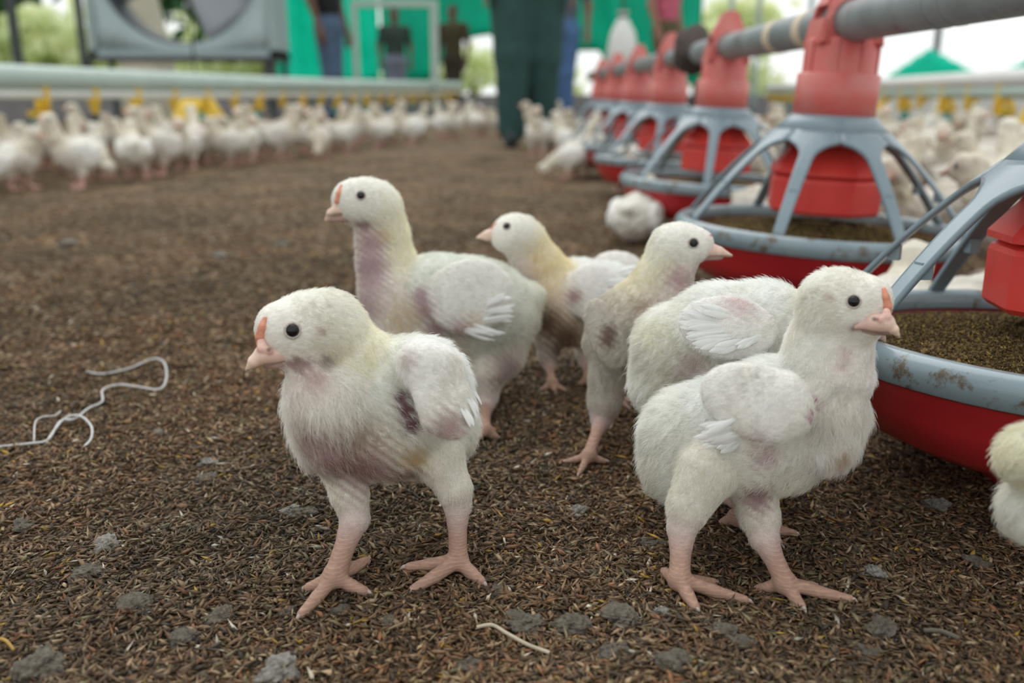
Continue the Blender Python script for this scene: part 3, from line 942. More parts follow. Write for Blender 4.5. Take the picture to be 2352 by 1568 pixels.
def bell_drinker(x, y, z, r, label):
    root = empty('bell_drinker', (x, y, 0)); tag(root, label, 'drinker')
    bm = bmesh.new(); add_lathe(bm, [(0.025, z + 0.24), (0.03, z + 0.20), (r * 0.45, z + 0.16), (r * 0.78, z + 0.06), (r * 0.86, z), (r * 0.80, z + 0.0), (r * 0.70, z + 0.06), (0.03, z + 0.14)], 32, cap0=True)
    link('bell', bm_mesh('bell', bm), M['yellow'], root)
    bm = bmesh.new(); add_lathe(bm, [(r * 0.80, z - 0.01), (r * 0.82, z - 0.035), (r * 0.98, z - 0.03), (r, z + 0.02), (r * 0.97, z + 0.02), (r * 0.94, z - 0.015)], 32)
    link('trough', bm_mesh('trough', bm), M['yellow'], root)
    bm = bmesh.new(); add_tube(bm, [(0, 0, z + 0.22), (0, 0, 2.62)], 0.006, 6)
    link('hose', bm_mesh('hose', bm), M['darksteel'], root)
bell_drinker(-1.78, 5.35, 0.10, 0.19, 'yellow bell drinker behind the chicks under the left drinker line')
bell_drinker(1.70, 4.6, 0.12, 0.15, 'yellow bell drinker among the chicks on the right, left of the other')
bell_drinker(2.42, 4.3, 0.10, 0.13, 'yellow bell drinker at the far right edge behind the crowd')

# ---------------------------------------------------------------- feed pipe and pan feeders
PIPE_X, PIPE_Z, PIPE_R, RIM_Z = 0.432, 0.378, 0.0255, 0.118
root = empty('feed_pipe', (PIPE_X, 0.0, PIPE_Z)); tag(root, 'long grey feed pipe running above the red feeders', 'pipe')
bm = bmesh.new(); add_tube(bm, [(0.0, 0.10, 0.0), (0, 0.65, 0), (0, 1.25, 0), (0, 1.93, 0), (0, 2.6, 0), (0, 5.2, 0)], PIPE_R, 24)
link('tube', bm_mesh('tube', bm), M['pvc'], root)
for y in (1.37, 1.53):
    bm = bmesh.new(); add_tube(bm, [(0, y, 0), (0, y + 0.035, 0)], PIPE_R + 0.0009, 24)
    link('tape_band', bm_mesh('tape_band', bm), M['band'], root)
for y in (0.93, 0.965):
    bm = bmesh.new(); add_tube(bm, [(0, y, 0), (0, y + 0.006, 0)], PIPE_R + 0.0005, 24)
    link('joint_ring', bm_mesh('joint_ring', bm), M['pvc'], root)
bm = bmesh.new()
add_lathe(bm, [(0.026, -0.085), (0.040, -0.060), (0.043, -0.02), (0.045, 0.02), (0.040, 0.06), (0.026, 0.085)], 18)
for v in bm.verts:
    f = 1 + 0.10 * math.sin(4 * math.atan2(v.co.y, v.co.x) + v.co.z * 40) + random.uniform(-0.05, 0.05)
    if abs(v.co.z) < 0.08: v.co.x *= f; v.co.y *= f
    if v.co.y < -0.01 and abs(v.co.z) < 0.05: v.co.y -= 0.02
bmesh.ops.transform(bm, matrix=Matrix.Rotation(-math.pi / 2, 4, 'X') @ Matrix.Scale(-1, 4, (0, 0, 1)), verts=bm.verts)
o = link('brown_rag', bm_mesh('brown_rag', bm), M['rag']); o.location = (PIPE_X, 2.28, PIPE_Z)
tag(o, 'dark brown rag wrapped around the grey feed pipe behind the third feeder tower', 'rag')

def feed_bed(z, R, seed, n=40):
    g = np.random.default_rng(seed); vs, fs = [], []
    k = g.normal(size=(6, 2)) * 60; ph = g.uniform(0, 6.28, 6)
    rr = np.linspace(0.001, R, n // 2)
    for r in rr:
        for i in range(2 * n):
            a = 2 * math.pi * i / (2 * n); x, y = r * math.cos(a), r * math.sin(a)
            vs.append((x, y, z + 0.006 * np.sin(k[:, 0] * x + k[:, 1] * y + ph).mean() + 0.022 * (1 - r / R)))
    for a in range(len(rr) - 1):
        for i in range(2 * n):
            j = (i + 1) % (2 * n); fs.append((a * 2 * n + i, a * 2 * n + j, (a + 1) * 2 * n + j, (a + 1) * 2 * n + i))
    return fast_mesh('feed', vs, fs)

def crumbs(R, z, n, size, seed):
    g = np.random.default_rng(seed)
    r = R * np.sqrt(g.random(n)); r = np.maximum(r, 0.05); a = g.random(n) * 6.283
    p = np.stack([r * np.cos(a), r * np.sin(a), z + 0.024 * (1 - r / R) + 0.003 * g.random(n)], -1)
    oc = np.array([(1, 0, 0), (-1, 0, 0), (0, 1, 0), (0, -1, 0), (0, 0, 1), (0, 0, -1)], float)
    s = size * g.uniform(0.3, 1.0, (n, 3)) * np.array((2.2, 0.8, 0.5))
    rot = g.normal(size=(n, 3, 3)); rot, _ = np.linalg.qr(rot)
    V = p[:, None] + np.einsum('nij,nkj->nki', rot, oc[None] * s[:, None])
    F = np.array([(0, 2, 4), (2, 1, 4), (1, 3, 4), (3, 0, 4), (2, 0, 5), (1, 2, 5), (3, 1, 5), (0, 3, 5)])
    me = fast_mesh('feed_crumbs', V.reshape(-1, 3), (np.arange(n)[:, None, None] * 6 + F[None]).reshape(-1, 3))
    pal = np.array([(0.24, 0.165, 0.05), (0.13, 0.08, 0.035), (0.08, 0.052, 0.032), (0.38, 0.28, 0.07), (0.17, 0.115, 0.045), (0.22, 0.165, 0.07)])
    c = pal[g.choice(6, n, p=[.2, .28, .18, .1, .14, .1])] * g.uniform(0.7, 1.2, (n, 1))
    set_tint(me, np.repeat(c, 6, 0))
    return me

def make_feeder(label, spoke0=0.0, nseg=64, detail=True):
    """origin at the middle of the rim's top; local z up; the pipe runs PIPE_Z - RIM_Z above it"""
    root = empty('pan_feeder'); tag(root, label, 'feeder')
    zp = PIPE_Z - RIM_Z
    bm = bmesh.new()
    add_lathe(bm, [(0.188, -0.012), (0.187, -0.026), (0.183, -0.031), (0.181, -0.045), (0.166, -0.066), (0.142, -0.078), (0.088, -0.084), (0.066, -0.090), (0.060, -0.108), (0.058, -0.122), (0.0, -0.122)], nseg)
    add_lathe(bm, [(0.184, -0.014), (0.176, -0.036), (0.160, -0.060), (0.11, -0.070), (0.0, -0.064)], nseg)
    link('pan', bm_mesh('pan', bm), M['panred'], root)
    bm = bmesh.new()
    add_lathe(bm, [(0.178, -0.014), (0.177, -0.003), (0.181, 0.002), (0.188, 0.002), (0.193, -0.002), (0.195, -0.007), (0.1945, -0.019), (0.191, -0.021), (0.190, -0.014), (0.178, -0.014)], nseg)
    link('rim', bm_mesh('rim', bm), M['rim'], root)
    feed = link('feed', feed_bed(-0.022, 0.177, 3), M['feed'], root); feed['kind'] = 'stuff'
    zc, rc, rr = 0.139, 0.0535, 0.186
    bm = bmesh.new()
    add_lathe(bm, [(rc * 0.92, zc + 0.003), (rc, zc + 0.003), (rc + 0.006, zc - 0.003), (rc + 0.018, zc - 0.016)], nseg)
    grill = solid(link('grill', bm_mesh('grill', bm), M['grey'], root), 0.003)
    NS = 8
    half = math.pi / NS
    for s_ in range(NS):
        a0 = spoke0 + 2 * math.pi * s_ / NS
        vs, fs = [], []
        nt_, na = 24, 7
        for i in range(nt_):
            t = i / (nt_ - 1)
            r = rc + 0.018 + (rr - rc - 0.018) * t
            z = (zc - 0.016) * (1 - t) + 0.008 * math.sin(t * math.pi)
            w_end = 0.0085
            if t < 0.14: hw = half
            else:
                q = (t - 0.14) / 0.86
                wide = half * r * (1 - math.sqrt(max(0, 1 - (1 - min(q / 0.45, 1)) ** 2)))
                hw = min(max(wide, w_end * (1.15 - 0.35 * q)) / r, half)
            for j in range(na):
                a = a0 + hw * (2 * j / (na - 1) - 1)
                vs.append((r * math.cos(a), r * math.sin(a), z))
        for i in range(nt_ - 1):
            for j in range(na - 1):
                a = i * na + j; fs.append((a, a + na, a + na + 1, a + 1))
        solid(link('spoke', fast_mesh('spoke', vs, fs), M['grey'], grill), 0.0045)
        if detail:
            t = 0.62
            r = rc + 0.018 + (rr - rc - 0.018) * t; z = (zc - 0.016) * (1 - t) + 0.008 * math.sin(t * math.pi)
            bm = bmesh.new()
            add_box(bm, (r * math.cos(a0), r * math.sin(a0), z - 0.006), (0.009, 0.009, 0.012), Euler((0, 0, a0)))
            link('peg', bm_mesh('peg', bm), M['grey'], grill, smooth=False)
    # red core: flared skirt and faceted drum
    bm = bmesh.new()
    add_lathe(bm, [(0.050, zc - 0.002), (0.051, 0.104), (0.060, 0.092), (0.077, 0.072), (0.077, 0.067), (0.064, 0.065)], 8)
    bmesh.ops.rotate(bm, verts=bm.verts, matrix=Matrix.Rotation(0.2, 3, 'Z'))
    link('skirt', bm_mesh('skirt', bm), M['red'], root, smooth=False)
    bm = bmesh.new()
    add_lathe(bm, [(0.062, 0.068), (0.073, 0.062), (0.075, 0.058), (0.075, 0.020), (0.071, 0.016), (0.0, 0.016)], 8)
    bmesh.ops.rotate(bm, verts=bm.verts, matrix=Matrix.Rotation(0.2, 3, 'Z'))
    link('drum', bm_mesh('drum', bm), M['red'], root, smooth=False)
    # tower above the collar
    bm = bmesh.new(); add_lathe(bm, [(0.046, zc - 0.006), (0.0525, zc - 0.006), (0.0525, zc + 0.055), (0.050, zc + 0.057), (0.046, zc + 0.057)], nseg)
    link('outer_sleeve', bm_mesh('outer_sleeve', bm), M['redlight'], root)
    if detail:
        for q in range(8):
            a = 2 * math.pi * q / 8 + 0.3
            bm = bmesh.new(); add_box(bm, (0.0455 * math.cos(a), 0.0455 * math.sin(a), zc + 0.076), (0.004, 0.008, 0.044), Euler((0, 0, a)), bev=0.001)
            link('rib', bm_mesh('rib', bm), M['redlight'], root, smooth=False)
    bm = bmesh.new(); add_lathe(bm, [(0.046, zc + 0.045), (0.045, zc + 0.094), (0.043, zc + 0.098), (0.040, zc + 0.102)], nseg, cap1=True)
    link('inner_sleeve', bm_mesh('inner_sleeve', bm), M['redlight'], root)
    # clamp round the pipe: two cheeks that meet in a peak
    for sy in (-1, 1):
        vs = [(-0.040, sy * 0.034, zc + 0.094), (0.040, sy * 0.034, zc + 0.094), (0.036, sy * 0.030, zp - 0.004), (0.033, sy * 0.026, zp + 0.016), (0.009, sy * 0.016, zp + 0.068), (-0.009, sy * 0.016, zp + 0.068), (-0.033, sy * 0.026, zp + 0.016), (-0.036, sy * 0.030, zp - 0.004)]
        n = 20; RH = PIPE_R + 0.0012
        ring = [(RH * math.cos(2 * math.pi * i / n), sy * 0.028, zp + RH * math.sin(2 * math.pi * i / n)) for i in range(n)]
        bm = bmesh.new()
        ov = [bm.verts.new(v) for v in vs]; iv = [bm.verts.new(v) for v in ring]
        es = [bm.edges.new((ov[i], ov[(i + 1) % len(ov)])) for i in range(len(ov))] + [bm.edges.new((iv[i], iv[(i + 1) % n])) for i in range(n)]
        bmesh.ops.triangle_fill(bm, use_beauty=True, edges=es)
        solid(link('clamp', bm_mesh('clamp', bm), M['redlight'], root, smooth=False), 0.005)
    for sx in (-1, 1):
        bm = bmesh.new()
        add_box(bm, (sx * 0.0375, 0, (zc + 0.094 + zp) / 2), (0.005, 0.060, zp - zc - 0.088), Euler((0, -sx * 0.15, 0)))
        link('clamp_side', bm_mesh('clamp_side', bm), M['redlight'], root, smooth=False)
        bm = bmesh.new()
        add_box(bm, (sx * 0.021, 0, zp + 0.042), (0.005, 0.042, 0.052), Euler((0, -sx * 0.43, 0)))
        link('clamp_roof', bm_mesh('clamp_roof', bm), M['redlight'], root, smooth=False)
    return root

def copy_tree(o, parent=None):
    c = o.copy(); C.objects.link(c)
    c.parent = parent
    for ch in list(o.children): copy_tree(ch, c)
    return c

def place_feeder(root, y, tilt, xoff=0.0, lean=0.0):
    R = Matrix.Rotation(tilt, 4, 'Y') @ Matrix.Rotation(lean, 4, 'X')
    off = R @ Vector((0, 0, PIPE_Z - RIM_Z))
    root.matrix_world = Matrix.Translation(Vector((PIPE_X + xoff, y, PIPE_Z)) - off) @ R

f1 = make_feeder('nearest red and grey pan feeder, cut off by the right edge, full of brown feed', math.radians(190))
c_ = link('feed_crumbs', crumbs(0.176, -0.020, 24000, 0.0015, 5), M['husk'], f1, smooth=False); c_['kind'] = 'stuff'
place_feeder(f1, 0.665, math.radians(1), 0.0, math.radians(-2.5))
f2 = make_feeder('second red pan feeder, whole in view, its grey arms arched over the feed', math.radians(-123))
c_ = link('feed_crumbs', crumbs(0.176, -0.020, 5000, 0.0026, 6), M['husk'], f2, smooth=False); c_['kind'] = 'stuff'
place_feeder(f2, 1.25, math.radians(2.5))
f3 = make_feeder('third red pan feeder from the front, blurred behind the second', math.radians(-106), 48, False)
place_feeder(f3, 1.93, math.radians(2.5))
names = ('fourth', 'fifth', 'sixth', 'seventh')
for i, y in enumerate((2.60, 3.25, 3.90, 4.55)):
    f = copy_tree(f3)
    f['label'] = '%s red pan feeder from the front, small and blurred in the row under the pipe' % names[i]
    place_feeder(f, y, math.radians(2 - i))

# ---------------------------------------------------------------- people in the background
def person(x, y, yaw, H, label, col, spread=0.16, arms=0.0, step=0.0, h=0.011, legr=(0.085, 0.068, 0.060)):
    trou, shirt, skin, shoe, hair = col
    b = Body(); s = H / 1.70
    R = np.array(Matrix.Rotation(yaw, 3, 'Z'))
    K = {}
    def w(p): return R @ (np.array(p) * s)
    def cap(key, a, c, ra, rb, k=0.03): b.cap(key, w(a), w(c), ra * s, rb * s, k)
    for sx in (-1, 1):
        X = sx * spread / 2; st = step * sx
        cap('trou', (sx * 0.085, 0, 0.86), (X, st * 0.5 - 0.02, 0.48), legr[0] * 1.12, legr[1] * 1.05)
        cap('trou', (X, st * 0.5 - 0.02, 0.48), (X, st, 0.10), legr[1], legr[2])
        cap('shoe', (X, st + 0.03, 0.045), (X + sx * 0.02, st - 0.16, 0.035), 0.045, 0.038, 0.02)
    b.ell('trou', w((0, 0.0, 0.92)), R.T, (0.165 * s, 0.115 * s, 0.12 * s), 0.05)
    b.ell('shirt', w((0, 0, 1.10)), R.T, (0.16 * s, 0.11 * s, 0.18 * s), 0.05)
    b.ell('shirt', w((0, 0.0, 1.30)), R.T, (0.19 * s, 0.12 * s, 0.16 * s), 0.05)
    for sx in (-1, 1):
        cap('shirt', (sx * 0.15, 0, 1.40), (sx * 0.20, 0.01, 1.38), 0.065, 0.062)
        e = (sx * (0.25 + arms * 0.1), 0.03, 1.12); hnd = (sx * (0.24 + arms * 0.1), -0.05, 0.88)
        cap('shirt', (sx * 0.20, 0.01, 1.38), tuple(np.array((sx * 0.20, 0.01, 1.38)) * 0.35 + np.array(e) * 0.65), 0.056, 0.05)
        cap('skin', tuple(np.array((sx * 0.20, 0.01, 1.38)) * 0.4 + np.array(e) * 0.6), e, 0.042, 0.038)
        cap('skin', e, hnd, 0.038, 0.026)
        cap('skin', hnd, (hnd[0], hnd[1] - 0.015, hnd[2] - 0.07), 0.030, 0.034, 0.01)
        for f in range(4):
            fx = (f - 1.5) * 0.019
            cap('skin', (hnd[0], hnd[1] - 0.015 + fx, hnd[2] - 0.09), (hnd[0] - sx * 0.015, hnd[1] - 0.02 + fx * 1.1, hnd[2] - 0.155 - 0.012 * (f in (1, 2))), 0.0098, 0.0085, 0.004)
        cap('skin', (hnd[0], hnd[1] - 0.035, hnd[2] - 0.04), (hnd[0] - sx * 0.01, hnd[1] - 0.068, hnd[2] - 0.10), 0.012, 0.009, 0.006)
    cap('skin', (0, 0, 1.42), (0, -0.01, 1.53), 0.056, 0.052)
    b.ell('skin', w((0, -0.015, 1.60)), R.T, (0.072 * s, 0.09 * s, 0.105 * s), 0.02)
    cap('skin', (0, -0.10, 1.605), (0, -0.118, 1.580), 0.010, 0.015, 0.01)
    for sx in (-1, 1):
        cap('skin', (sx * 0.072, 0.0, 1.615), (sx * 0.076, 0.005, 1.585), 0.014, 0.01, 0.006)
    b.ell('hair', w((0, 0.012, 1.635)), R.T, (0.078 * s, 0.092 * s, 0.09 * s), 0.008)
    V, F = b.mesh(h)
    d, per = b.dist(V, True)
    cm = dict(trou=trou, shirt=shirt, skin=skin, shoe=shoe, hair=hair)
    best = per.argmin(0)
    colr = np.array([cm[q[1]] for q in b.p])[best]
    root = empty('person', (x, y, 0)); tag(root, label, 'person')
    me = fast_mesh('body', V, F); set_tint(me, colr)
    link('body', me, M['cloth'], root)
    for sx in (-1, 1):
        bm = bmesh.new(); bmesh.ops.create_uvsphere(bm, u_segments=10, v_segments=8, radius=0.012 * s)
        bmesh.ops.translate(bm, verts=bm.verts, vec=Vector(w((sx * 0.032, -0.094, 1.615))))
        link('eye', bm_mesh('eye', bm), M['eye'], root)
    for p_ in [(0, -0.10, 1.553)]:
        bm = bmesh.new(); add_box(bm, Vector(w(p_)), (0.045 * s, 0.012 * s, 0.012 * s), Euler((0, 0, yaw)), bev=0.003)
        link('mouth', bm_mesh('mouth', bm), M['comb'], root)
    return root
DG = (0.026, 0.078, 0.074)
person(0.085, 5.30, 0.10, 1.74, 'person in a dark green coverall standing in the middle, cut off above the waist', (DG, DG, (0.30, 0.18, 0.12), (0.025, 0.045, 0.045), (0.02, 0.02, 0.02)), spread=0.175, step=0.05, legr=(0.118, 0.094, 0.080))
person(-1.75, 9.2, 1.2, 1.70, 'person in a black shirt and blue jeans before the bright tarpaulin', ((0.10, 0.16, 0.27), (0.010, 0.011, 0.014), (0.22, 0.12, 0.09), (0.04, 0.04, 0.04), (0.02, 0.02, 0.02)), spread=0.11)
person(1.50, 9.4, 0.9, 1.66, 'person in a pink shirt and khaki trousers on the right, behind the feeder row', ((0.11, 0.09, 0.045), (0.62, 0.13, 0.22), (0.40, 0.21, 0.15), (0.05, 0.04, 0.03), (0.03, 0.02, 0.02)), spread=0.12)
person(-1.33, 10.9, 0.2, 1.20, 'short person in dark grey seen through the pale square frame', ((0.20, 0.22, 0.30), (0.035, 0.06, 0.05), (0.15, 0.09, 0.07), (0.04, 0.04, 0.04), (0.02, 0.02, 0.02)), spread=0.16)
person(-0.68, 11.1, -0.4, 1.25, 'short person in brown clothes right of the pale square frame', ((0.04, 0.035, 0.018), (0.06, 0.05, 0.022), (0.15, 0.09, 0.07), (0.04, 0.04, 0.04), (0.02, 0.02, 0.02)), spread=0.12)
person(0.47, 9.0, 0.0, 1.62, 'person in blue trousers mostly hidden behind the green coverall', ((0.08, 0.17, 0.36), (0.10, 0.13, 0.18), (0.25, 0.15, 0.11), (0.04, 0.04, 0.05), (0.02, 0.02, 0.02)), spread=0.12)

# ---------------------------------------------------------------- the flock
def proto(pose, seed):
    g = np.random.default_rng(seed); b = Body()
    c = lambda key, pts, k=0.012: [b.cap(key, p[:3], q[:3], p[3], q[3], k) for p, q in zip(pts, pts[1:])]
    zb = {'stand': 0.092, 'peck': 0.092, 'sit': 0.052, 'stretch': 0.098}[pose]
    pit = {'stand': 0.15, 'peck': -0.35, 'sit': 0.05, 'stretch': 0.45}[pose]
    R = np.array(Matrix.Rotation(pit, 3, 'Y'))
    b.ell('body', (0, 0, zb), R, (0.066, 0.045, 0.047), 0.01)
    b.ell('body', (-0.035, 0, zb + 0.002), R, (0.045, 0.037, 0.038), 0.02)
    b.cap('body', (-0.062, 0, zb + 0.014), (-0.085, 0, zb + 0.024), 0.02, 0.010, 0.015)
    b.ell('chest', (0.034, 0, zb - 0.002 + 0.02 * math.sin(pit)), np.eye(3), (0.036, 0.036, 0.040), 0.02)
    for s in (-1, 1):
        b.ell('wing', (-0.012, s * 0.042, zb + 0.006), R @ np.array(Matrix.Rotation(0.25, 3, 'Y')), (0.046, 0.012, 0.030), 0.006)
    hx, hz, bd = {'stand': (0.078, zb + 0.072, (1, 0, -0.15)), 'peck': (0.105, 0.040, (0.5, 0, -0.9)), 'sit': (0.070, zb + 0.055, (1, 0, -0.1)), 'stretch': (0.072, zb + 0.105, (1, 0, 0.1))}[pose]
    c('neck', [(0.040, 0, zb + (0.02 if pose != 'peck' else -0.005), 0.030), ((0.040 + hx) / 2 + 0.004, 0, (zb + 0.01 + hz) / 2, 0.021), (hx, 0, hz, 0.020)])
    b.ell('head', (hx + 0.006, 0, hz + 0.004), np.eye(3), (0.026, 0.020, 0.021), 0.008)
    bd = np.array(bd) / np.linalg.norm(bd); h0 = np.array((hx + 0.006, 0, hz))
    b.cap('beak', h0 + bd * 0.018, h0 + bd * 0.040, 0.009, 0.0025, 0.004)
    b.cap('beak', h0 + bd * 0.012 + np.array((0, 0, 0.014)), h0 + bd * 0.024 + np.array((0, 0, 0.007)), 0.004, 0.004, 0.003)
    if pose != 'sit':
        for s in (-1, 1):
            fx = 0.012 * s + g.uniform(-0.006, 0.006)
            c('body', [(-0.005, s * 0.024, zb - 0.02, 0.024), (0.002 + fx * 0.3, s * 0.024, 0.046, 0.012)])
            c('leg', [(0.002 + fx * 0.3, s * 0.024, 0.046, 0.010), (fx, s * 0.026, 0.008, 0.006)])
            for a in (-0.5, 0.05, 0.6, 3.2):
                c('leg', [(fx, s * 0.026, 0.008, 0.0055), (fx + 0.036 * math.cos(a) * (0.5 if a > 3 else 1), s * 0.026 + 0.036 * math.sin(a), 0.003, 0.0035)], 0.003)
    V, F = b.mesh(0.0042)
    d, per = b.dist(V, True)
    cm = dict(body=(0.80, 0.77, 0.70), chest=(0.76, 0.71, 0.65), wing=(0.86, 0.85, 0.82), neck=(0.84, 0.78, 0.64), head=(0.84, 0.80, 0.70), beak=(0.72, 0.40, 0.30), leg=(0.68, 0.40, 0.34))
    keys = [q[1] for q in b.p]
    wts = np.exp(-np.clip(per - d, 0, None) / 0.004)
    col = (wts.T @ np.array([cm[k] for k in keys])) / wts.sum(0)[:, None]
    V = V + vnoise(V, 140, 8) * 0.0016
    me = fast_mesh('chick_' + pose, V, F); set_tint(me, col); me.materials.append(M['chick'])
    me.polygons.foreach_set('use_smooth', np.ones(len(me.polygons), dtype=bool))
    ebm = bmesh.new()
    bmesh.ops.create_icosphere(ebm, subdivisions=1, radius=0.0042)
    eye = (bm_mesh('eye', ebm), (hx + 0.012, 0.0185, hz + 0.007)); eye[0].materials.append(M['eye'])
    return me, eye
PROTO = {p: proto(p, i) for i, p in enumerate(('stand', 'peck', 'sit', 'stretch'))}

PLACED = [(-1.78, 5.35), (-1.68, 5.3), (1.7, 4.6), (1.62, 4.55), (2.42, 4.3)]
def free(x, y, d, jit):
    best = None
    for q in range(40):
        a = (x + random.uniform(-1, 1) * jit * q / 20, y + random.uniform(-1, 1) * jit * q / 20)
        s = min([math.hypot(a[0] - p[0], a[1] - p[1]) for p in PLACED] or [9])
        if best is None or s > best[0]: best = (s, a)
        if s > d: break
    return best[1]
def flock_chick(x, y, yaw, pose, sc, label, group=None, roll=0.0):
    PLACED.append((x, y))
    me, eye = PROTO[pose]
    o = bpy.data.objects.new('chick', me); C.objects.link(o)
    o.location = (x, y, gz(x, y) - 0.001); o.rotation_euler = (roll, 0, yaw); o.scale = (sc, sc, sc)
    tag(o, label, 'chick', group)
    for s in (-1, 1):
        e = bpy.data.objects.new('eye', eye[0]); C.objects.link(e); e.parent = o
        e.location = (eye[1][0], s * eye[1][1], eye[1][2])
    return o
ORD = 'first second third fourth fifth sixth seventh eighth ninth tenth eleventh twelfth thirteenth fourteenth fifteenth sixteenth seventeenth eighteenth nineteenth twentieth'.split()
POSEWORD = {'stand': 'standing', 'peck': 'pecking', 'sit': 'sitting', 'stretch': 'neck-stretching'}
def row(pts, where, group, poses=('stand', 'stand', 'stand', 'stretch', 'peck', 'stretch'), facing=None):
    pts = sorted(pts, key=lambda p: p[0] / p[1])
    for i, (x, y) in enumerate(pts):
        x, y = free(x, y, 0.16, 0.12)
        pose = random.choice(poses)
        yaw = random.uniform(-3.14, 3.14) if facing is None else random.gauss(facing, 1.0)
        flock_chick(x, y, yaw, pose, random.uniform(0.94, 1.10), '%s white chick in the %s, %s from the left' % (POSEWORD[pose], where, ORD[i]), group)

# left flock under the drinker line: front edge read off the photograph
fe = [(-60, 455), (90, 432), (260, 415), (440, 392), (600, 380), (780, 362), (900, 342), (980, 330), (1060, 322), (1120, 318)]
def front(u): return np.interp(u, [p[0] for p in fe], [p[1] for p in fe])
rows = [[], [], [], []]
for i, u in enumerate(np.linspace(-20, 1115, 16)):
    p = ground(u + random.uniform(-18, 18), front(u) + random.uniform(-8, 4)); rows[0].append((p[0], p[1]))
for j, (n_, back) in enumerate(((17, 0.28), (18, 0.62), (19, 1.05))):
    for i, u in enumerate(np.linspace(-40, 1100, n_)):
        p = ground(u + random.uniform(-25, 25), front(u)); q = p * (1 + back / p[1] * random.uniform(0.85, 1.15)); rows[j + 1].append((q[0], q[1]))
for r_, nm in zip(rows, ('front row under the left drinker line', 'second row under the left drinker line', 'third row under the left drinker line', 'back row behind the left drinker line')):
    row(r_, nm, 'chicks crowding under the left drinker line')
# right flock between the feeders and the right drinker line
for nm, y, x0, x1, n_ in (('nearest row right of the feeders', 1.66, 0.82, 1.05, 3), ('second row right of the feeders', 1.98, 0.74, 1.25, 5), ('third row right of the feeders', 2.34, 0.76, 1.5, 7), ('fourth row right of the feeders', 2.75, 0.76, 1.75, 9), ('fifth row right of the feeders', 3.2, 0.78, 2.0, 11), ('sixth row right of the feeders', 3.7, 0.80, 2.2, 12), ('seventh row right of the feeders', 4.4, 0.9, 2.55, 12), ('back row right of the feeders', 5.2, 0.95, 2.9, 13)):
    row([(x + random.uniform(-0.05, 0.05), y + random.uniform(-0.12, 0.12)) for x in np.linspace(x0, x1, n_)], nm, 'chicks crowding right of the feeders')
# those left of the feeder row and around the pans
row([(x, y) for x, y in ((0.12, 4.4), (0.24, 4.0), (0.20, 4.9), (0.32, 4.5), (0.33, 3.7), (0.25, 3.35), (0.40, 5.1), (0.15, 5.0), (0.30, 5.5))], 'group left of the far feeders', 'chicks left of the far feeders')
# the darker, duller litter of the middle floor is the same husk, trodden in
def one(u, v, yaw, pose, label, sc=1.0):
    p = ground(u, v); flock_chick(p[0], p[1], yaw, pose, sc, label)
one(1312, 412, 3.0, 'peck', 'white chick walking with lowered head, alone left of the third feeder', 0.86)
one(1462, 556, 1.2, 'sit', 'white chick seen from behind, crouching between the second and third feeders', 1.0)
one(1440, 440, -1.9, 'peck', 'white chick bending down against the left of the third feeder pan', 1.0)
one(1470, 365, 0.6, 'stand', 'white chick standing close behind the third feeder on its left', 1.0)
one(1400, 352, 2.6, 'stand', 'white chick facing left behind the lone walking chick', 1.0)
flock_chick(0.40, 0.945, 0.9, 'sit', 1.0, 'cream chick resting behind the front right chick, between the first and second feeders')
flock_chick(0.515, 0.955, 0.4, 'sit', 1.1, 'white chick lying between the first and second feeders, right of the cream one')
flock_chick(0.64, 0.98, -2.9, 'stand', 1.05, 'white chick facing left behind the arms of the nearest feeder')
flock_chick(0.70, 1.10, 2.7, 'peck', 1.05, 'white chick feeding from the right side of the second pan')
flock_chick(0.73, 1.30, 2.2, 'stand', 1.10, 'white chick standing at the right of the second feeder')
flock_chick(0.66, 1.55, -2.2, 'stand', 1.0, 'white chick seen through the arms of the second feeder')
flock_chick(0.90, 1.28, 0.8, 'stretch', 1.05, 'white chick with raised neck behind the nearest feeder tower')
flock_chick(0.80, 0.92, 1.2, 'sit', 1.1, 'white chick resting at the right edge behind the nearest feeder')
flock_chick(0.45, 1.59, -1.0, 'peck', 1.0, 'white chick pecking between the second and third pans')

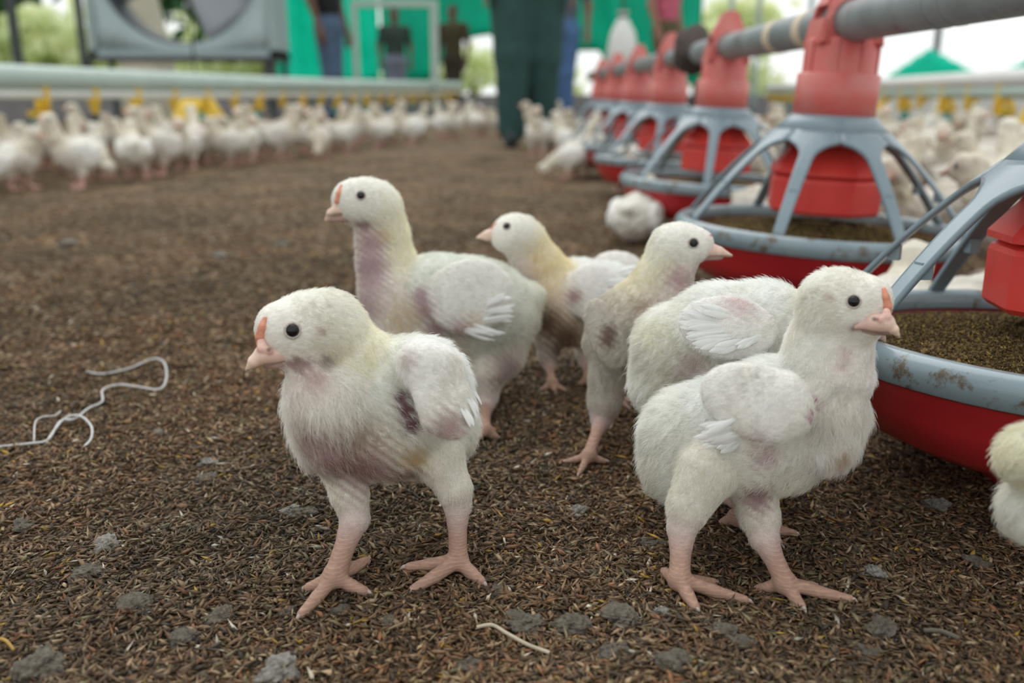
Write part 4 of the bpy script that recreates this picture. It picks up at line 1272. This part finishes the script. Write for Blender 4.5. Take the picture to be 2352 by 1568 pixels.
# ---------------------------------------------------------------- rice husk litter
def husks(n, seed, sample, scale):
    g = np.random.default_rng(seed)
    x, y, lay = sample(g, n)
    p = np.stack([x, y, gz(x, y) + lay], -1)
    yaw = g.uniform(0, 6.283, n); pit = g.normal(0, 0.28, n); rol = g.uniform(-0.9, 0.9, n)
    L = g.uniform(0.0030, 0.0052, n) * scale; W = L * g.uniform(0.17, 0.30, n); H = W * g.uniform(0.3, 0.6, n)
    kind = g.random(n)
    sm = kind < 0.18
    L[sm] *= 0.5; W[sm] *= 0.9
    lg = kind > 0.975
    L[lg] *= 1.7; W[lg] *= 0.8
    cy, sy, cp, sp = np.cos(yaw), np.sin(yaw), np.cos(pit), np.sin(pit)
    a = np.stack([cy * cp, sy * cp, sp], -1)
    b0 = np.stack([-sy, cy, np.zeros(n)], -1); c0 = np.cross(a, b0)
    b = b0 * np.cos(rol)[:, None] + c0 * np.sin(rol)[:, None]; c = np.cross(a, b)
    e = lambda q: q[:, None]
    bend = g.uniform(-0.25, 0.25, n)
    V = np.stack([p - a * e(L), p + a * e(L * 0.9) + b * e(L * bend * 0.4), p - a * e(L * 0.2) + b * e(W), p + a * e(L * 0.15) - b * e(W) , p + c * e(H) + a * e(L * 0.1), p - c * e(H)], 1)
    F = np.array([(0, 2, 4), (2, 1, 4), (1, 3, 4), (3, 0, 4), (2, 0, 5), (1, 2, 5), (3, 1, 5), (0, 3, 5)])
    me = fast_mesh('husk_litter', V.reshape(-1, 3), (np.arange(n)[:, None, None] * 6 + F[None]).reshape(-1, 3))
    pal = np.array([(0.155, 0.095, 0.055), (0.21, 0.135, 0.08), (0.10, 0.065, 0.042), (0.28, 0.195, 0.125), (0.075, 0.060, 0.047), (0.24, 0.115, 0.06), (0.36, 0.27, 0.17), (0.36, 0.23, 0.05), (0.50, 0.45, 0.38), (0.20, 0.17, 0.10)])
    pr = np.array([.25, .19, .17, .10, .12, .055, .035, .012, .012, .056])
    # patches: duller and greener here, redder there
    q = np.sin(6.1 * x + 2.3 * y + 1) * np.sin(7.3 * y - 1.9 * x) + 0.5 * np.sin(15 * x - 9 * y)
    ci = g.choice(10, n, p=pr / pr.sum())
    col = pal[ci] * g.uniform(0.75, 1.5, (n, 1)) * np.array((1.03, 1.01, 0.96))
    col *= (1 + 0.16 * q)[:, None] * np.stack([1 + 0.06 * q, np.ones(n), 1 - 0.05 * q], -1)
    set_tint(me, np.clip(np.repeat(col, 6, 0), 0, 1))
    return me
def s_near(g, n):
    d = 0.36 + (1.02 - 0.36) * g.random(n) ** 1.0
    return d * g.uniform(-0.72, 0.72, n), d, g.uniform(0.0, 0.0042, n)
def s_mid(g, n):
    d = 0.95 * (4.4 / 0.95) ** (g.random(n) ** 1.25)
    return d * g.uniform(-0.64, 0.64, n), d, g.uniform(0.0, 0.004, n)
o = link('husk_litter', husks(112000, 21, s_near, 1.32), M['husk'], smooth=False)
tag(o, 'loose brown rice husk litter covering the floor around the front chicks', 'litter', kind='stuff')
o = link('husk_litter', husks(85000, 22, s_mid, 1.9), M['husk'], smooth=False)
tag(o, 'rice husk litter on the floor in the middle distance', 'litter', kind='stuff')

# clods and droppings lying on the litter
def clod_mesh(seed, r, flat):
    g = np.random.default_rng(seed)
    bm = bmesh.new(); bmesh.ops.create_icosphere(bm, subdivisions=4, radius=1.0)
    V = np.array([v.co for v in bm.verts])
    n1 = vnoise(V, 1.6, seed)[:, :1]; n2 = vnoise(V, 4.5, seed + 1)[:, :1]; n3 = vnoise(V, 10.0, seed + 2)[:, :1]; n4 = vnoise(V, 22.0, seed + 3)[:, :1]
    V = V * (1 + 0.26 * n1 + 0.16 * n2 + 0.10 * n3 + 0.06 * n4) * np.array((1, 0.8, flat)) * r
    for v, c in zip(bm.verts, V): v.co = c
    return bm_mesh('clod', bm)
CL = [clod_mesh(i, 1.0, f) for i, f in enumerate((0.5, 0.62, 0.42, 0.55, 0.7))]
for i, m in enumerate(CL): m.materials.append(M['clod' if i != 3 else 'clodpale'])
CLODS = [(315, 1412, 40, 0, 'grey clod left of the front left chick, with a chalky rim'), (510, 1418, 32, 1, 'round grey clod between the left clods and the front left chick'), (430, 1470, 38, 0, 'rough speckled clod at the lower left, below the round grey clod'), (245, 1262, 30, 3, 'pale grey dropping at the left, under the string'), (205, 1320, 34, 2, 'dark flat clod left of the pale grey dropping'), (90, 1548, 60, 4, 'wide grey clod at the bottom left corner'), (1318, 1440, 44, 4, 'large grey clod in the middle foreground'), (1425, 1430, 46, 0, 'twin-lobed dark clod right of the large grey clod'), (1210, 1430, 40, 2, 'grey-brown clod left of the large grey clod'), (1400, 1508, 34, 1, 'clod below the twin-lobed dark clod'), (1510, 1418, 26, 3, 'small clod right of the twin-lobed dark clod'), (1140, 1365, 22, 1, 'small dark clod beside the front left chick\'s right foot'), (790, 1405, 22, 1, 'dark round dropping between the feet of the front left chick'), (660, 1400, 22, 4, 'dark round pellet touching the claw of the front left chick'), (480, 1060, 22, 3, 'whitish dropping on the litter left of the front left chick'), (470, 1100, 24, 2, 'flat dark clod left of the front left chick\'s belly'), (1320, 1185, 24, 3, 'pale dropping between the two front chicks'), (1500, 1240, 30, 2, 'dark clod left of the front right chick\'s feet'), (700, 1195, 28, 2, 'dark clod behind the front left chick\'s leg'), (670, 1190, 20, 3, 'pale dropping behind the front left chick\'s leg'), (2010, 1335, 30, 3, 'pale clod right of the front right chick\'s feet'), (2020, 1450, 40, 4, 'rough clod at the lower right below the feet'), (2150, 1180, 30, 3, 'pale dropping in front of the nearest feeder pan'), (1660, 1470, 34, 0, 'speckled clod below the front right chick\'s feet'), (1990, 1500, 30, 2, 'flat clod at the lower right corner'), (2240, 1300, 26, 1, 'grey clod near the right edge'), (60, 1205, 26, 1, 'greenish clod at the left edge'), (160, 560, 20, 3, 'whitish dropping far out on the left floor'), (505, 590, 16, 3, 'pale dropping on the floor left of the tall chick'), (650, 560, 16, 3, 'pale dropping right of the floor\'s middle on the left'), (640, 1540, 46, 3, 'pale crumbly clod at the bottom left of the middle'), (1560, 1545, 40, 1, 'grey clod at the bottom edge right of the middle'), (900, 1440, 26, 0, 'small clod below the front left chick\'s feet'), (1700, 1500, 28, 1, 'rounded clod at the bottom right of the middle'), (365, 990, 14, 3, 'small white dropping right of the string'), (1075, 1540, 32, 2, 'flat dark clod at the bottom edge in the middle')]
for u, v, r, kx, lab in CLODS:
    p = ground(u, v)
    o = bpy.data.objects.new('litter_clod', CL[kx]); C.objects.link(o)
    rr = r / pxm(p)
    o.location = (p[0], p[1], gz(p[0], p[1]) + 0.20 * rr)
    o.scale = (rr, rr, rr * 0.9); o.rotation_euler = (random.uniform(-.2, .2), random.uniform(-.2, .2), random.uniform(0, 6.28))
    tag(o, lab, 'clod')

# string, straw and bits
def strand(name, label, cat, px, r, m, lift=0.004):
    pts = []
    for (u, v, dz) in px:
        p = ground(u, v); pts.append(Vector((p[0], p[1], gz(p[0], p[1]) + lift + dz)))
    cu = []
    for i in range(len(pts) - 1):
        p0, p1, p2, p3 = pts[max(i - 1, 0)], pts[i], pts[i + 1], pts[min(i + 2, len(pts) - 1)]
        for t in np.linspace(0, 1, 7)[:-1]:
            cu.append(0.5 * ((2 * p1) + (-p0 + p2) * t + (2 * p0 - 5 * p1 + 4 * p2 - p3) * t * t + (-p0 + 3 * p1 - 3 * p2 + p3) * t ** 3))
    cu.append(pts[-1])
    bm = bmesh.new(); add_tube(bm, cu, r, 8)
    return tag(link(name, bm_mesh(name, bm), m), label, cat)
strand('white_string', 'loose white twisted string lying on the litter at the left', 'string', [(-30, 1034, 0), (70, 1026, 0), (112, 1022, .001), (142, 990, .003), (175, 985, .003), (205, 950, .003), (236, 932, .002), (238, 908, .003), (275, 893, .004), (320, 898, .002), (368, 905, .001), (384, 880, .003), (378, 850, .004), (350, 838, .003), (300, 855, .002), (235, 865, 0), (200, 862, 0)], 0.00115, M['string'])
strand('white_string', 'short white string loop crossing the long string at the left', 'string', [(110, 1024, 0), (150, 988, .003), (185, 985, .005), (212, 1002, .004), (212, 1025, .002), (196, 1044, 0)], 0.0011, M['string'], 0.005)
strand('white_string', 'frayed end of white string beside the long string at the left', 'string', [(80, 1024, 0), (84, 990, .003), (100, 972, .003), (128, 968, .002), (140, 952, 0)], 0.0008, M['string'], 0.005)
strand('straw', 'pale bent straw lying on the litter at the bottom in the middle', 'straw', [(1095, 1463, .001), (1130, 1462, .003), (1165, 1478, .003), (1210, 1498, .002), (1262, 1513, 0)], 0.0010, M['straw'], 0.006)
strand('straw', 'thin dark twig at the lower right', 'twig', [(2120, 1462, 0), (2160, 1472, .002), (2200, 1482, 0)], 0.0013, M['bark'], 0.005)
strand('straw', 'golden straw piece at the bottom left corner', 'straw', [(2, 1496, .001), (20, 1504, .002), (36, 1516, 0)], 0.0009, M['goldstraw'], 0.006)
CHICKS_ON = True

# left front chick, turned to the left and a little towards the viewer
k = Chick(0.535, True)
k.ball('head', (702, 754, -15, 82), (754, 744, -8, 80))
k.ball('face', (668, 768, -22, 70), (642, 752, -26, 55), (655, 800, -24, 44))
k.chain('nape', [(775, 770, -6, 72), (830, 840, 0, 80), (880, 890, 8, 92)])
k.chain('throat', [(705, 830, -24, 40), (712, 890, -26, 58)])
k.ball('chest', (758, 930, -20, 100), (768, 995, -16, 92))
k.ball('back', (962, 895, 12, 122), (900, 915, 8, 138))
k.ball('body', (905, 955, 8, 140), (965, 970, 18, 124))
k.ball('rump', (990, 980, 32, 104))
k.ball('belly', (860, 1005, -2, 98))
k.ball('wing', (968, 838, -22, 58), (1010, 850, -18, 56), k=30)
k.ell('wing', (1016, 912, -33), (66, 104, 30), 24, 20, k=26)
k.chain('wing', [(1000, 965, -38, 30), (1052, 978, -28, 24)], 18)
k.ell('wing', (870, 900, 52), (90, 100, 26), 10, 0)
k.leg([(785, 1045, -8, 58), (803, 1130, -13, 40), (815, 1190, -16, 34)], (768, 1325), [(692, 1398), (838, 1358), (708, 1348), (842, 1300)], 24, 15)
k.leg([(1005, 1050, -4, 62), (1042, 1120, -8, 38), (1050, 1160, -8, 31)], (1052, 1278), [(950, 1352), (1106, 1326), (938, 1305)], 21, 15)
k.spot(922, 912, 20, (0.13, 0.055, 0.065), None, 0.02)
k.spot(932, 942, 26, (0.13, 0.055, 0.065), None, 0.02)
k.spot(946, 975, 28, (0.15, 0.065, 0.075), None, 0.03)
k.spot(770, 1060, 70, MAUVE, (0.50, 0.40, 0.37), 0.22)
k.spot(840, 1080, 70, MAUVE, (0.50, 0.40, 0.35), 0.24)
k.spot(920, 1095, 52, MAUVE, (0.52, 0.42, 0.35), 0.28)
k.spot(715, 1020, 50, (0.38, 0.25, 0.26), (0.66, 0.56, 0.53), 0.4)
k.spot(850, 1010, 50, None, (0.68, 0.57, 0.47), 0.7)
k.spot(670, 835, 16, (0.50, 0.34, 0.33), None, 0.1)
k.spot(682, 832, 13, (0.36, 0.23, 0.23), (0.4, 0.33, 0.31), 0.05)
k.spot(704, 836, 13, (0.33, 0.22, 0.22), (0.4, 0.33, 0.31), 0.15)
k.spot(1030, 985, 44, (0.42, 0.29, 0.29), (0.75, 0.66, 0.62), 0.5)
k.spot(935, 828, 24, (0.55, 0.46, 0.45), (0.80, 0.77, 0.74), 0.7)
k.spot(725, 868, 28, (0.50, 0.36, 0.34), (0.76, 0.68, 0.64), 0.6)
k.spot(745, 830, 18, (0.4, 0.32, 0.3), (0.55, 0.50, 0.45), 0.8)
k.spot(690, 840, 20, (0.35, 0.24, 0.24), (0.55, 0.47, 0.45), 0.6)
k.spot(738, 762, 15, (0.52, 0.40, 0.36), None, 0.25)
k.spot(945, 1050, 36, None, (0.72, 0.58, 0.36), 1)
k.finish('chick', 'front left chick in profile with pink comb and bare mauve patch under its chest', 0.0016, 130000, 0.000085,
    eyes=[(672, 759, 15)],
    beak=[[(686, 826, -31, 8), (640, 811, -34, 22), (606, 813, -38, 22), (583, 830, -40, 14), (566, 850, -40, 4)], [(668, 833, -31, 7), (634, 836, -35, 9), (608, 840, -37, 5)], [(601, 786, -39, 11), (603, 800, -41, 12), (618, 806, -41, 9)]],
    comb=[(609, 731, 6), (603, 750, 10), (598, 772, 12), (598, 788, 10)],
    mouth=((578, 850, -40), (650, 830, -34)), nostril=(616, 803, -44, 5),
    feathers=[(1075, 900, 1082, 965, 22), (1085, 880, 1092, 940, 20), (1060, 930, 1072, 985, 20)])

# right front chick, turned to the right
k = Chick(0.53, False, {'nape': ((0.86, 0.84, 0.78), (0.945, 0.94, 0.90), 2.6, 1.3, 0.40, (0.7, 1.0, 0.2)), 'chest': ((0.80, 0.74, 0.70), (0.94, 0.93, 0.90), 5.4, 1.1, 0.46, (0.2, 1.0, 0.0)), 'throat': ((0.80, 0.72, 0.68), (0.94, 0.93, 0.90), 3.2, 1.0, 0.40, (0.1, 1.0, 0.0))})
k.ball('head', (1940, 692, -12, 74), (1905, 692, -5, 70))
k.ball('face', (1974, 715, -18, 64), (2000, 684, -22, 48), (1985, 745, -20, 40))
k.chain('nape', [(1905, 725, -4, 70), (1895, 800, 2, 84), (1880, 880, 4, 94)])
k.chain('throat', [(1950, 785, -12, 52), (1935, 860, -12, 70)])
k.ball('chest', (1892, 945, -8, 98), (1882, 1000, -12, 86))
k.ball('back', (1780, 950, 10, 132), (1670, 980, 15, 122))
k.ball('body', (1760, 985, 8, 135), (1720, 1025, 5, 118))
k.ball('rump', (1582, 1000, 22, 110), (1562, 1066, 20, 88))
k.ball('belly', (1800, 1040, 0, 90))
k.ell('wing', (1735, 925, -42), (128, 86, 32), -22, -12, k=7)
k.ball('wing', (1812, 945, -43, 46), (1800, 905, -40, 50), k=26)
k.ell('wing', (1740, 930, 50), (120, 80, 26), -20, 10)
k.leg([(1625, 1080, -12, 74), (1583, 1160, -18, 48), (1566, 1215, -22, 33)], (1560, 1328), [(1598, 1396), (1712, 1368), (1526, 1312), (1640, 1326)], 24, 15)
k.leg([(1725, 1095, 0, 66), (1745, 1185, -12, 42), (1755, 1235, -18, 33)], (1805, 1332), [(1842, 1390), (1950, 1380), (1745, 1336), (1868, 1342)], 23, 14)
k.spot(1868, 955, 24, (0.42, 0.24, 0.27), None, 0.2)
k.spot(1872, 925, 18, (0.42, 0.24, 0.27), None, 0.25)
k.spot(1760, 1050, 40, (0.55, 0.40, 0.42), None, 0.45)
k.spot(1740, 1010, 30, (0.66, 0.55, 0.55), None, 0.5)
k.spot(1942, 812, 15, (0.66, 0.53, 0.52), (0.85, 0.79, 0.77), 0.7)
k.spot(1932, 840, 14, (0.66, 0.53, 0.52), (0.85, 0.79, 0.77), 0.75)
k.spot(1740, 1140, 36, MAUVE, (0.55, 0.45, 0.42), 0.6)
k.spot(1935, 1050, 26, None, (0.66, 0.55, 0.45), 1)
k.spot(1905, 685, 12, (0.6, 0.48, 0.42), None, 0.4)
k.spot(1975, 752, 14, (0.5, 0.34, 0.34), (0.6, 0.5, 0.48), 0.2)
k.spot(1960, 756, 10, (0.3, 0.2, 0.2), (0.4, 0.33, 0.31), 0.3)
k.finish('chick', 'front right chick in profile facing the feeder with an orange comb', 0.0016, 140000, 0.000085,
    eyes=[(1961, 692, 13)],
    beak=[[(1968, 749, -31, 8), (2006, 740, -34, 21), (2034, 741, -38, 21), (2053, 756, -40, 11), (2065, 774, -40, 3.5)], [(1982, 758, -31, 6), (2008, 762, -33, 8), (2042, 766, -36, 5)], [(2036, 716, -39, 9), (2036, 728, -40, 11), (2024, 734, -40, 9)]],
    comb=[(2030, 664, 6), (2034, 682, 9), (2038, 702, 11), (2038, 716, 10)],
    mouth=((2056, 773, -40), (1985, 757, -34)), nostril=(2022, 732, -46, 5),
    feathers=[(1690, 985, 1600, 1012, 30), (1700, 1000, 1622, 1030, 30), (1700, 1012, 1660, 1038, 24), (1690, 965, 1610, 985, 24)])

# tall chick behind the left front one
k = Chick(0.83, True, {'nape': ((0.84, 0.80, 0.66), (0.95, 0.905, 0.73), 2.8, 1.3, 0.5, (0.7, 1.0, 0.2)), 'back': ((0.74, 0.74, 0.68), (0.85, 0.88, 0.83), 3.6, 1.2, 0.55, (1.0, 0.5, 0.3)), 'rump': ((0.76, 0.75, 0.68), (0.88, 0.885, 0.80), 4.2, 1.2, 0.6, (1.0, 0.9, 0.3)), 'body': ((0.72, 0.66, 0.58), (0.84, 0.80, 0.68), 3.8, 1.1, 0.5, (1.0, 0.7, 0.2)), 'wing': ((0.80, 0.77, 0.73), (0.88, 0.89, 0.85), 3.0, 1.2, 0.45, (0.9, 0.8, 0.0))})  # back down again tinted with the green light around
k.ball('head', (835, 464, -5, 55), (864, 470, 0, 52))
k.ball('face', (812, 468, -8, 43), (799, 454, -10, 32))
k.chain('nape', [(878, 482, 0, 47), (892, 540, 5, 44), (895, 600, 10, 56), (905, 660, 10, 72)], 14)
k.chain('throat', [(845, 530, -6, 30), (856, 600, -6, 36), (865, 660, -6, 45)], 14)
k.ball('chest', (905, 700, -5, 76), (915, 775, -5, 86))
k.ball('back', (1010, 695, 10, 112), (1100, 712, 20, 118))
k.ball('body', (1000, 785, 10, 105))
k.ball('rump', (1152, 720, 25, 88), (1222, 678, 26, 26))
k.ball('belly', (1130, 800, 20, 80))
k.ell('wing', (1080, 680, -29), (102, 86, 23), 15, 10, k=16)
k.ell('wing', (1060, 675, 70), (104, 90, 24), 15, -10, k=8)
k.leg([(1115, 850, 0, 54), (1112, 905, 0, 30), (1115, 930, 0, 22)], (1112, 985), [(1085, 1015), (1140, 1000), (1060, 1000), (1135, 985)], 14, 10)
k.leg([(1010, 850, 30, 50), (1000, 900, 30, 30), (1000, 925, 30, 20)], (985, 975), [(940, 1000), (1000, 1000), (1020, 972)], 14, 10)
k.spot(848, 610, 40, (0.40, 0.26, 0.28), (0.66, 0.54, 0.54), 0.5)
k.spot(850, 560, 30, (0.40, 0.26, 0.27), (0.60, 0.48, 0.46), 0.5)
k.spot(850, 650, 34, (0.44, 0.31, 0.32), (0.70, 0.60, 0.60), 0.6)
k.spot(835, 520, 18, (0.36, 0.24, 0.25), (0.5, 0.4, 0.4), 0.5)
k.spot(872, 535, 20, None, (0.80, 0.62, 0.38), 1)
k.spot(975, 710, 30, (0.42, 0.27, 0.30), (0.60, 0.48, 0.48), 0.4)
k.spot(1000, 755, 26, (0.42, 0.27, 0.30), (0.66, 0.54, 0.52), 0.5)
k.spot(1060, 765, 34, (0.44, 0.30, 0.31), (0.68, 0.57, 0.54), 0.5)
k.spot(1085, 735, 24, None, (0.78, 0.70, 0.56), 0.9)
k.spot(965, 680, 22, (0.4, 0.27, 0.3), (0.58, 0.48, 0.5), 0.4)
k.spot(845, 700, 40, (0.5, 0.38, 0.38), (0.70, 0.60, 0.58), 0.6)
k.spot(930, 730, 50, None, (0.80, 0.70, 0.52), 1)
k.spot(1160, 850, 40, (0.4, 0.32, 0.3), (0.6, 0.5, 0.46), 0.8)
k.finish('chick', 'tall chick stretching its long neck, behind the front left chick', 0.0021, 80000, 0.00012,
    eyes=[(829, 449, 9)],
    beak=[[(835, 494, -18, 7), (800, 483, -18, 15), (775, 482, -18, 14), (760, 490, -18, 10), (748, 505, -18, 3.5)], [(840, 500, -18, 6), (800, 500, -18, 9), (760, 505, -17, 5)], [(776, 462, -18, 8), (775, 474, -19, 9)]],
    comb=[(784, 426, 4), (778, 444, 6), (774, 462, 7)],
    mouth=((760, 498, -12), (830, 492, -10)),
    feathers=[(1110, 720, 1175, 706, 17), (1100, 735, 1172, 732, 17), (1085, 750, 1150, 758, 16), (1115, 700, 1172, 682, 16), (1060, 758, 1125, 770, 14)])

# small chick with raised wing behind
k = Chick(0.90, True, {'nape': ((0.80, 0.70, 0.46), (0.93, 0.83, 0.58), 3.0, 1.2, 0.34, (0.7, 1.0, 0.2)), 'chest': ((0.70, 0.56, 0.44), (0.88, 0.78, 0.60), 4.0, 0.9, 0.4, (0.4, 1.0, 0.0)), 'body': ((0.66, 0.55, 0.46), (0.80, 0.70, 0.58), 3.6, 1.0, 0.4, (1.0, 0.7, 0.2))})
k.ball('head', (1185, 535, -5, 44), (1205, 545, 0, 42))
k.ball('face', (1163, 540, -8, 37))
k.chain('nape', [(1220, 560, 0, 40), (1245, 610, 5, 50), (1270, 650, 8, 64)], 14)
k.chain('throat', [(1190, 570, -6, 28), (1215, 620, -4, 36)], 14)
k.ball('chest', (1268, 690, 0, 66), (1285, 730, 0, 64))
k.ball('back', (1330, 672, 20, 78), (1390, 682, 36, 80))
k.ball('body', (1330, 720, 20, 76))
k.ell('wing', (1362, 670, -16), (70, 66, 20), 25, 10, k=8)
k.ell('wing', (1418, 622, 62), (66, 46, 20), -10, -20, k=6)
k.leg([(1262, 775, -4, 38), (1258, 815, -5, 20), (1260, 835, -6, 13)], (1268, 884), [(1244, 902), (1275, 906), (1296, 900)], 9, 6)
k.leg([(1350, 770, 30, 38), (1345, 812, 30, 20), (1345, 832, 30, 13)], (1350, 870), [(1330, 886), (1360, 890), (1378, 880)], 9, 6)
k.spot(1290, 800, 34, (0.2, 0.13, 0.09), (0.24, 0.17, 0.12), 0.7)
k.spot(1258, 740, 36, (0.2, 0.13, 0.09), (0.30, 0.21, 0.14), 0.7)
k.spot(1300, 770, 40, (0.2, 0.13, 0.09), (0.26, 0.18, 0.12), 0.7)
k.spot(1318, 680, 18, (0.4, 0.25, 0.24), (0.5, 0.38, 0.34), 0.4)
k.spot(1230, 610, 26, None, (0.90, 0.66, 0.32), 1)
k.finish('chick', 'small chick with orange-yellow neck and a raised wing, between two standing chicks', 0.0022, 40000, 0.00013,
    eyes=[(1164, 519, 7.5)],
    beak=[[(1142, 535, -9, 17), (1118, 540, -11, 11), (1096, 545, -12, 3)], [(1146, 548, -9, 10), (1115, 549, -11, 5)]],
    comb=[(1140, 512, 3), (1130, 524, 4)],
    feathers=[(1385, 650, 1465, 645, 16), (1375, 665, 1440, 690, 16), (1420, 620, 1475, 610, 18)])

# slim grey chick facing right
k = Chick(0.74, False, {'wing': ((0.56, 0.50, 0.44), (0.66, 0.64, 0.58), 2.6, 1.0, 0.34, (0.9, 0.8, 0.0)), 'belly': ((0.55, 0.48, 0.42), (0.64, 0.60, 0.53), 3.8, 1.0, 0.4, (0.7, 0.8, 0.0)), 'body': ((0.58, 0.52, 0.45), (0.68, 0.66, 0.58), 3.6, 1.1, 0.34, (1.0, 0.9, 0.2)), 'thigh': ((0.56, 0.50, 0.45), (0.66, 0.64, 0.57), 3.0, 1.0, 0.3, (0.2, 1.0, 0.1))})
k.ball('head', (1560, 560, -5, 48), (1538, 568, 0, 48))
k.ball('face', (1588, 566, -8, 40), (1608, 560, -10, 30))
k.chain('nape', [(1530, 590, 0, 46), (1510, 650, 5, 54), (1475, 700, 10, 68)], 14)
k.chain('throat', [(1568, 610, -8, 32), (1535, 680, -4, 50)], 14)
k.ball('body', (1440, 742, 5, 82), (1402, 790, 10, 62))
k.ball('chest', (1505, 730, 0, 72))
k.ball('belly', (1430, 820, 5, 66))
k.ell('wing', (1392, 768, -24), (42, 88, 16), 20, 0, k=6)
k.leg([(1400, 860, 0, 50), (1388, 925, -5, 36), (1382, 962, -8, 24)], (1352, 1042), [(1300, 1055), (1330, 1078), (1395, 1058), (1380, 1030)], 14, 8)
k.leg([(1470, 850, 30, 44), (1480, 900, 30, 26), (1440, 895, 40, 14)], (1415, 912), [(1440, 938), (1450, 925), (1400, 905)], 10, 7)
k.spot(1395, 780, 20, (0.15, 0.09, 0.07), (0.25, 0.18, 0.14), 0.4)
k.spot(1400, 760, 16, (0.15, 0.09, 0.07), (0.25, 0.18, 0.14), 0.4)
k.spot(1560, 640, 26, (0.5, 0.34, 0.34), (0.70, 0.58, 0.56), 0.5)
k.spot(1480, 700, 30, None, (0.60, 0.50, 0.38), 0.8)
k.finish('chick', 'slim greyish chick facing right with one leg lifted, in the middle', 0.0020, 45000, 0.00012,
    eyes=[(1593, 558, 10)],
    beak=[[(1622, 572, -12, 20), (1652, 578, -14, 12), (1680, 587, -14, 3.5)], [(1620, 587, -12, 12), (1655, 591, -14, 6)]],
    comb=[(1632, 540, 4), (1641, 555, 5)],
    mouth=((1670, 588, -15), (1605, 592, -10)))

# chick behind the right front one
k = Chick(0.615, False)
k.ball('rump', (1556, 800, 15, 104), (1535, 875, 15, 88))
k.ball('back', (1650, 762, 15, 114), (1750, 762, 10, 118))
k.ball('body', (1640, 880, 15, 130), (1760, 850, 8, 125))
k.ball('chest', (1830, 800, 0, 105))
k.chain('nape', [(1840, 760, 0, 74), (1890, 715, 5, 62), (1925, 700, 5, 56)])
k.ball('head', (1945, 708, 5, 56))
k.ball('face', (1970, 725, 2, 46))
k.ell('wing', (1672, 752, -36), (112, 72, 24), -8, -8, k=8)
k.ell('wing', (1690, 780, 66), (112, 72, 24), -8, 8, k=8)
k.leg([(1640, 980, 0, 60), (1652, 1060, 0, 36), (1665, 1130, -8, 24)], (1755, 1210), [(1822, 1232), (1790, 1250), (1720, 1200)], 17, 12)
k.leg([(1760, 960, 20, 60), (1770, 1050, 20, 34), (1765, 1100, 10, 22)], (1690, 1185), [(1740, 1190), (1660, 1190), (1715, 1210)], 17, 12)
k.spot(1700, 690, 40, (0.7, 0.55, 0.55), (0.82, 0.76, 0.74), 0.7)
k.spot(1560, 880, 60, None, (0.78, 0.74, 0.64), 0.8)
k.spot(1500, 760, 40, None, (0.86, 0.85, 0.72), 1)
k.spot(1590, 840, 34, (0.6, 0.48, 0.47), (0.76, 0.70, 0.66), 0.6)
k.finish('chick', 'chick half hidden behind the front right chick, showing its white wing', 0.0018, 90000, 0.0001,
    eyes=[(1978, 712, 10)],
    beak=[[(2000, 742, 0, 22), (2018, 760, 0, 16), (2032, 784, 0, 4)], [(1995, 755, 0, 12), (2014, 775, 0, 7)]],
    feathers=[(1650, 735, 1570, 722, 30), (1660, 750, 1566, 745, 30), (1670, 765, 1580, 768, 30), (1690, 775, 1600, 790, 28), (1720, 785, 1640, 802, 28), (1680, 725, 1600, 705, 28), (1750, 770, 1690, 795, 26)])

# chick at the right edge of the picture
k = Chick(0.43, False, {'body': ((0.70, 0.68, 0.56), (0.88, 0.86, 0.72), 3.4, 1.1, 0.5, (1.0, 0.8, 0.2))})
k.ball('body', (2372, 1050, -5, 74), (2460, 1060, 0, 110))
k.ball('rump', (2398, 1165, 0, 86), (2480, 1150, 0, 105))
k.chain('nape', [(2540, 1010, -5, 80), (2580, 930, -8, 62)])
k.ball('head', (2600, 890, -10, 66))
k.ball('face', (2622, 900, -12, 54))
k.leg([(2455, 1240, -6, 56), (2450, 1310, -8, 36), (2445, 1350, -8, 28)], (2470, 1500), [(2560, 1545), (2500, 1570), (2440, 1510)], 22, 14)
k.leg([(2540, 1230, 10, 56), (2545, 1300, 8, 34), (2545, 1340, 6, 28)], (2570, 1470), [(2660, 1510), (2600, 1535), (2530, 1480)], 22, 14)
k.finish('chick', 'fluffy pale yellow chick cut off by the right edge, beside the front feeder pan', 0.0022, 60000, 0.0001,
    eyes=[(2630, 890, 12)], beak=[[(2650, 905, -14, 24), (2690, 930, -16, 5)], [(2645, 922, -14, 14), (2675, 932, -16, 6)]])
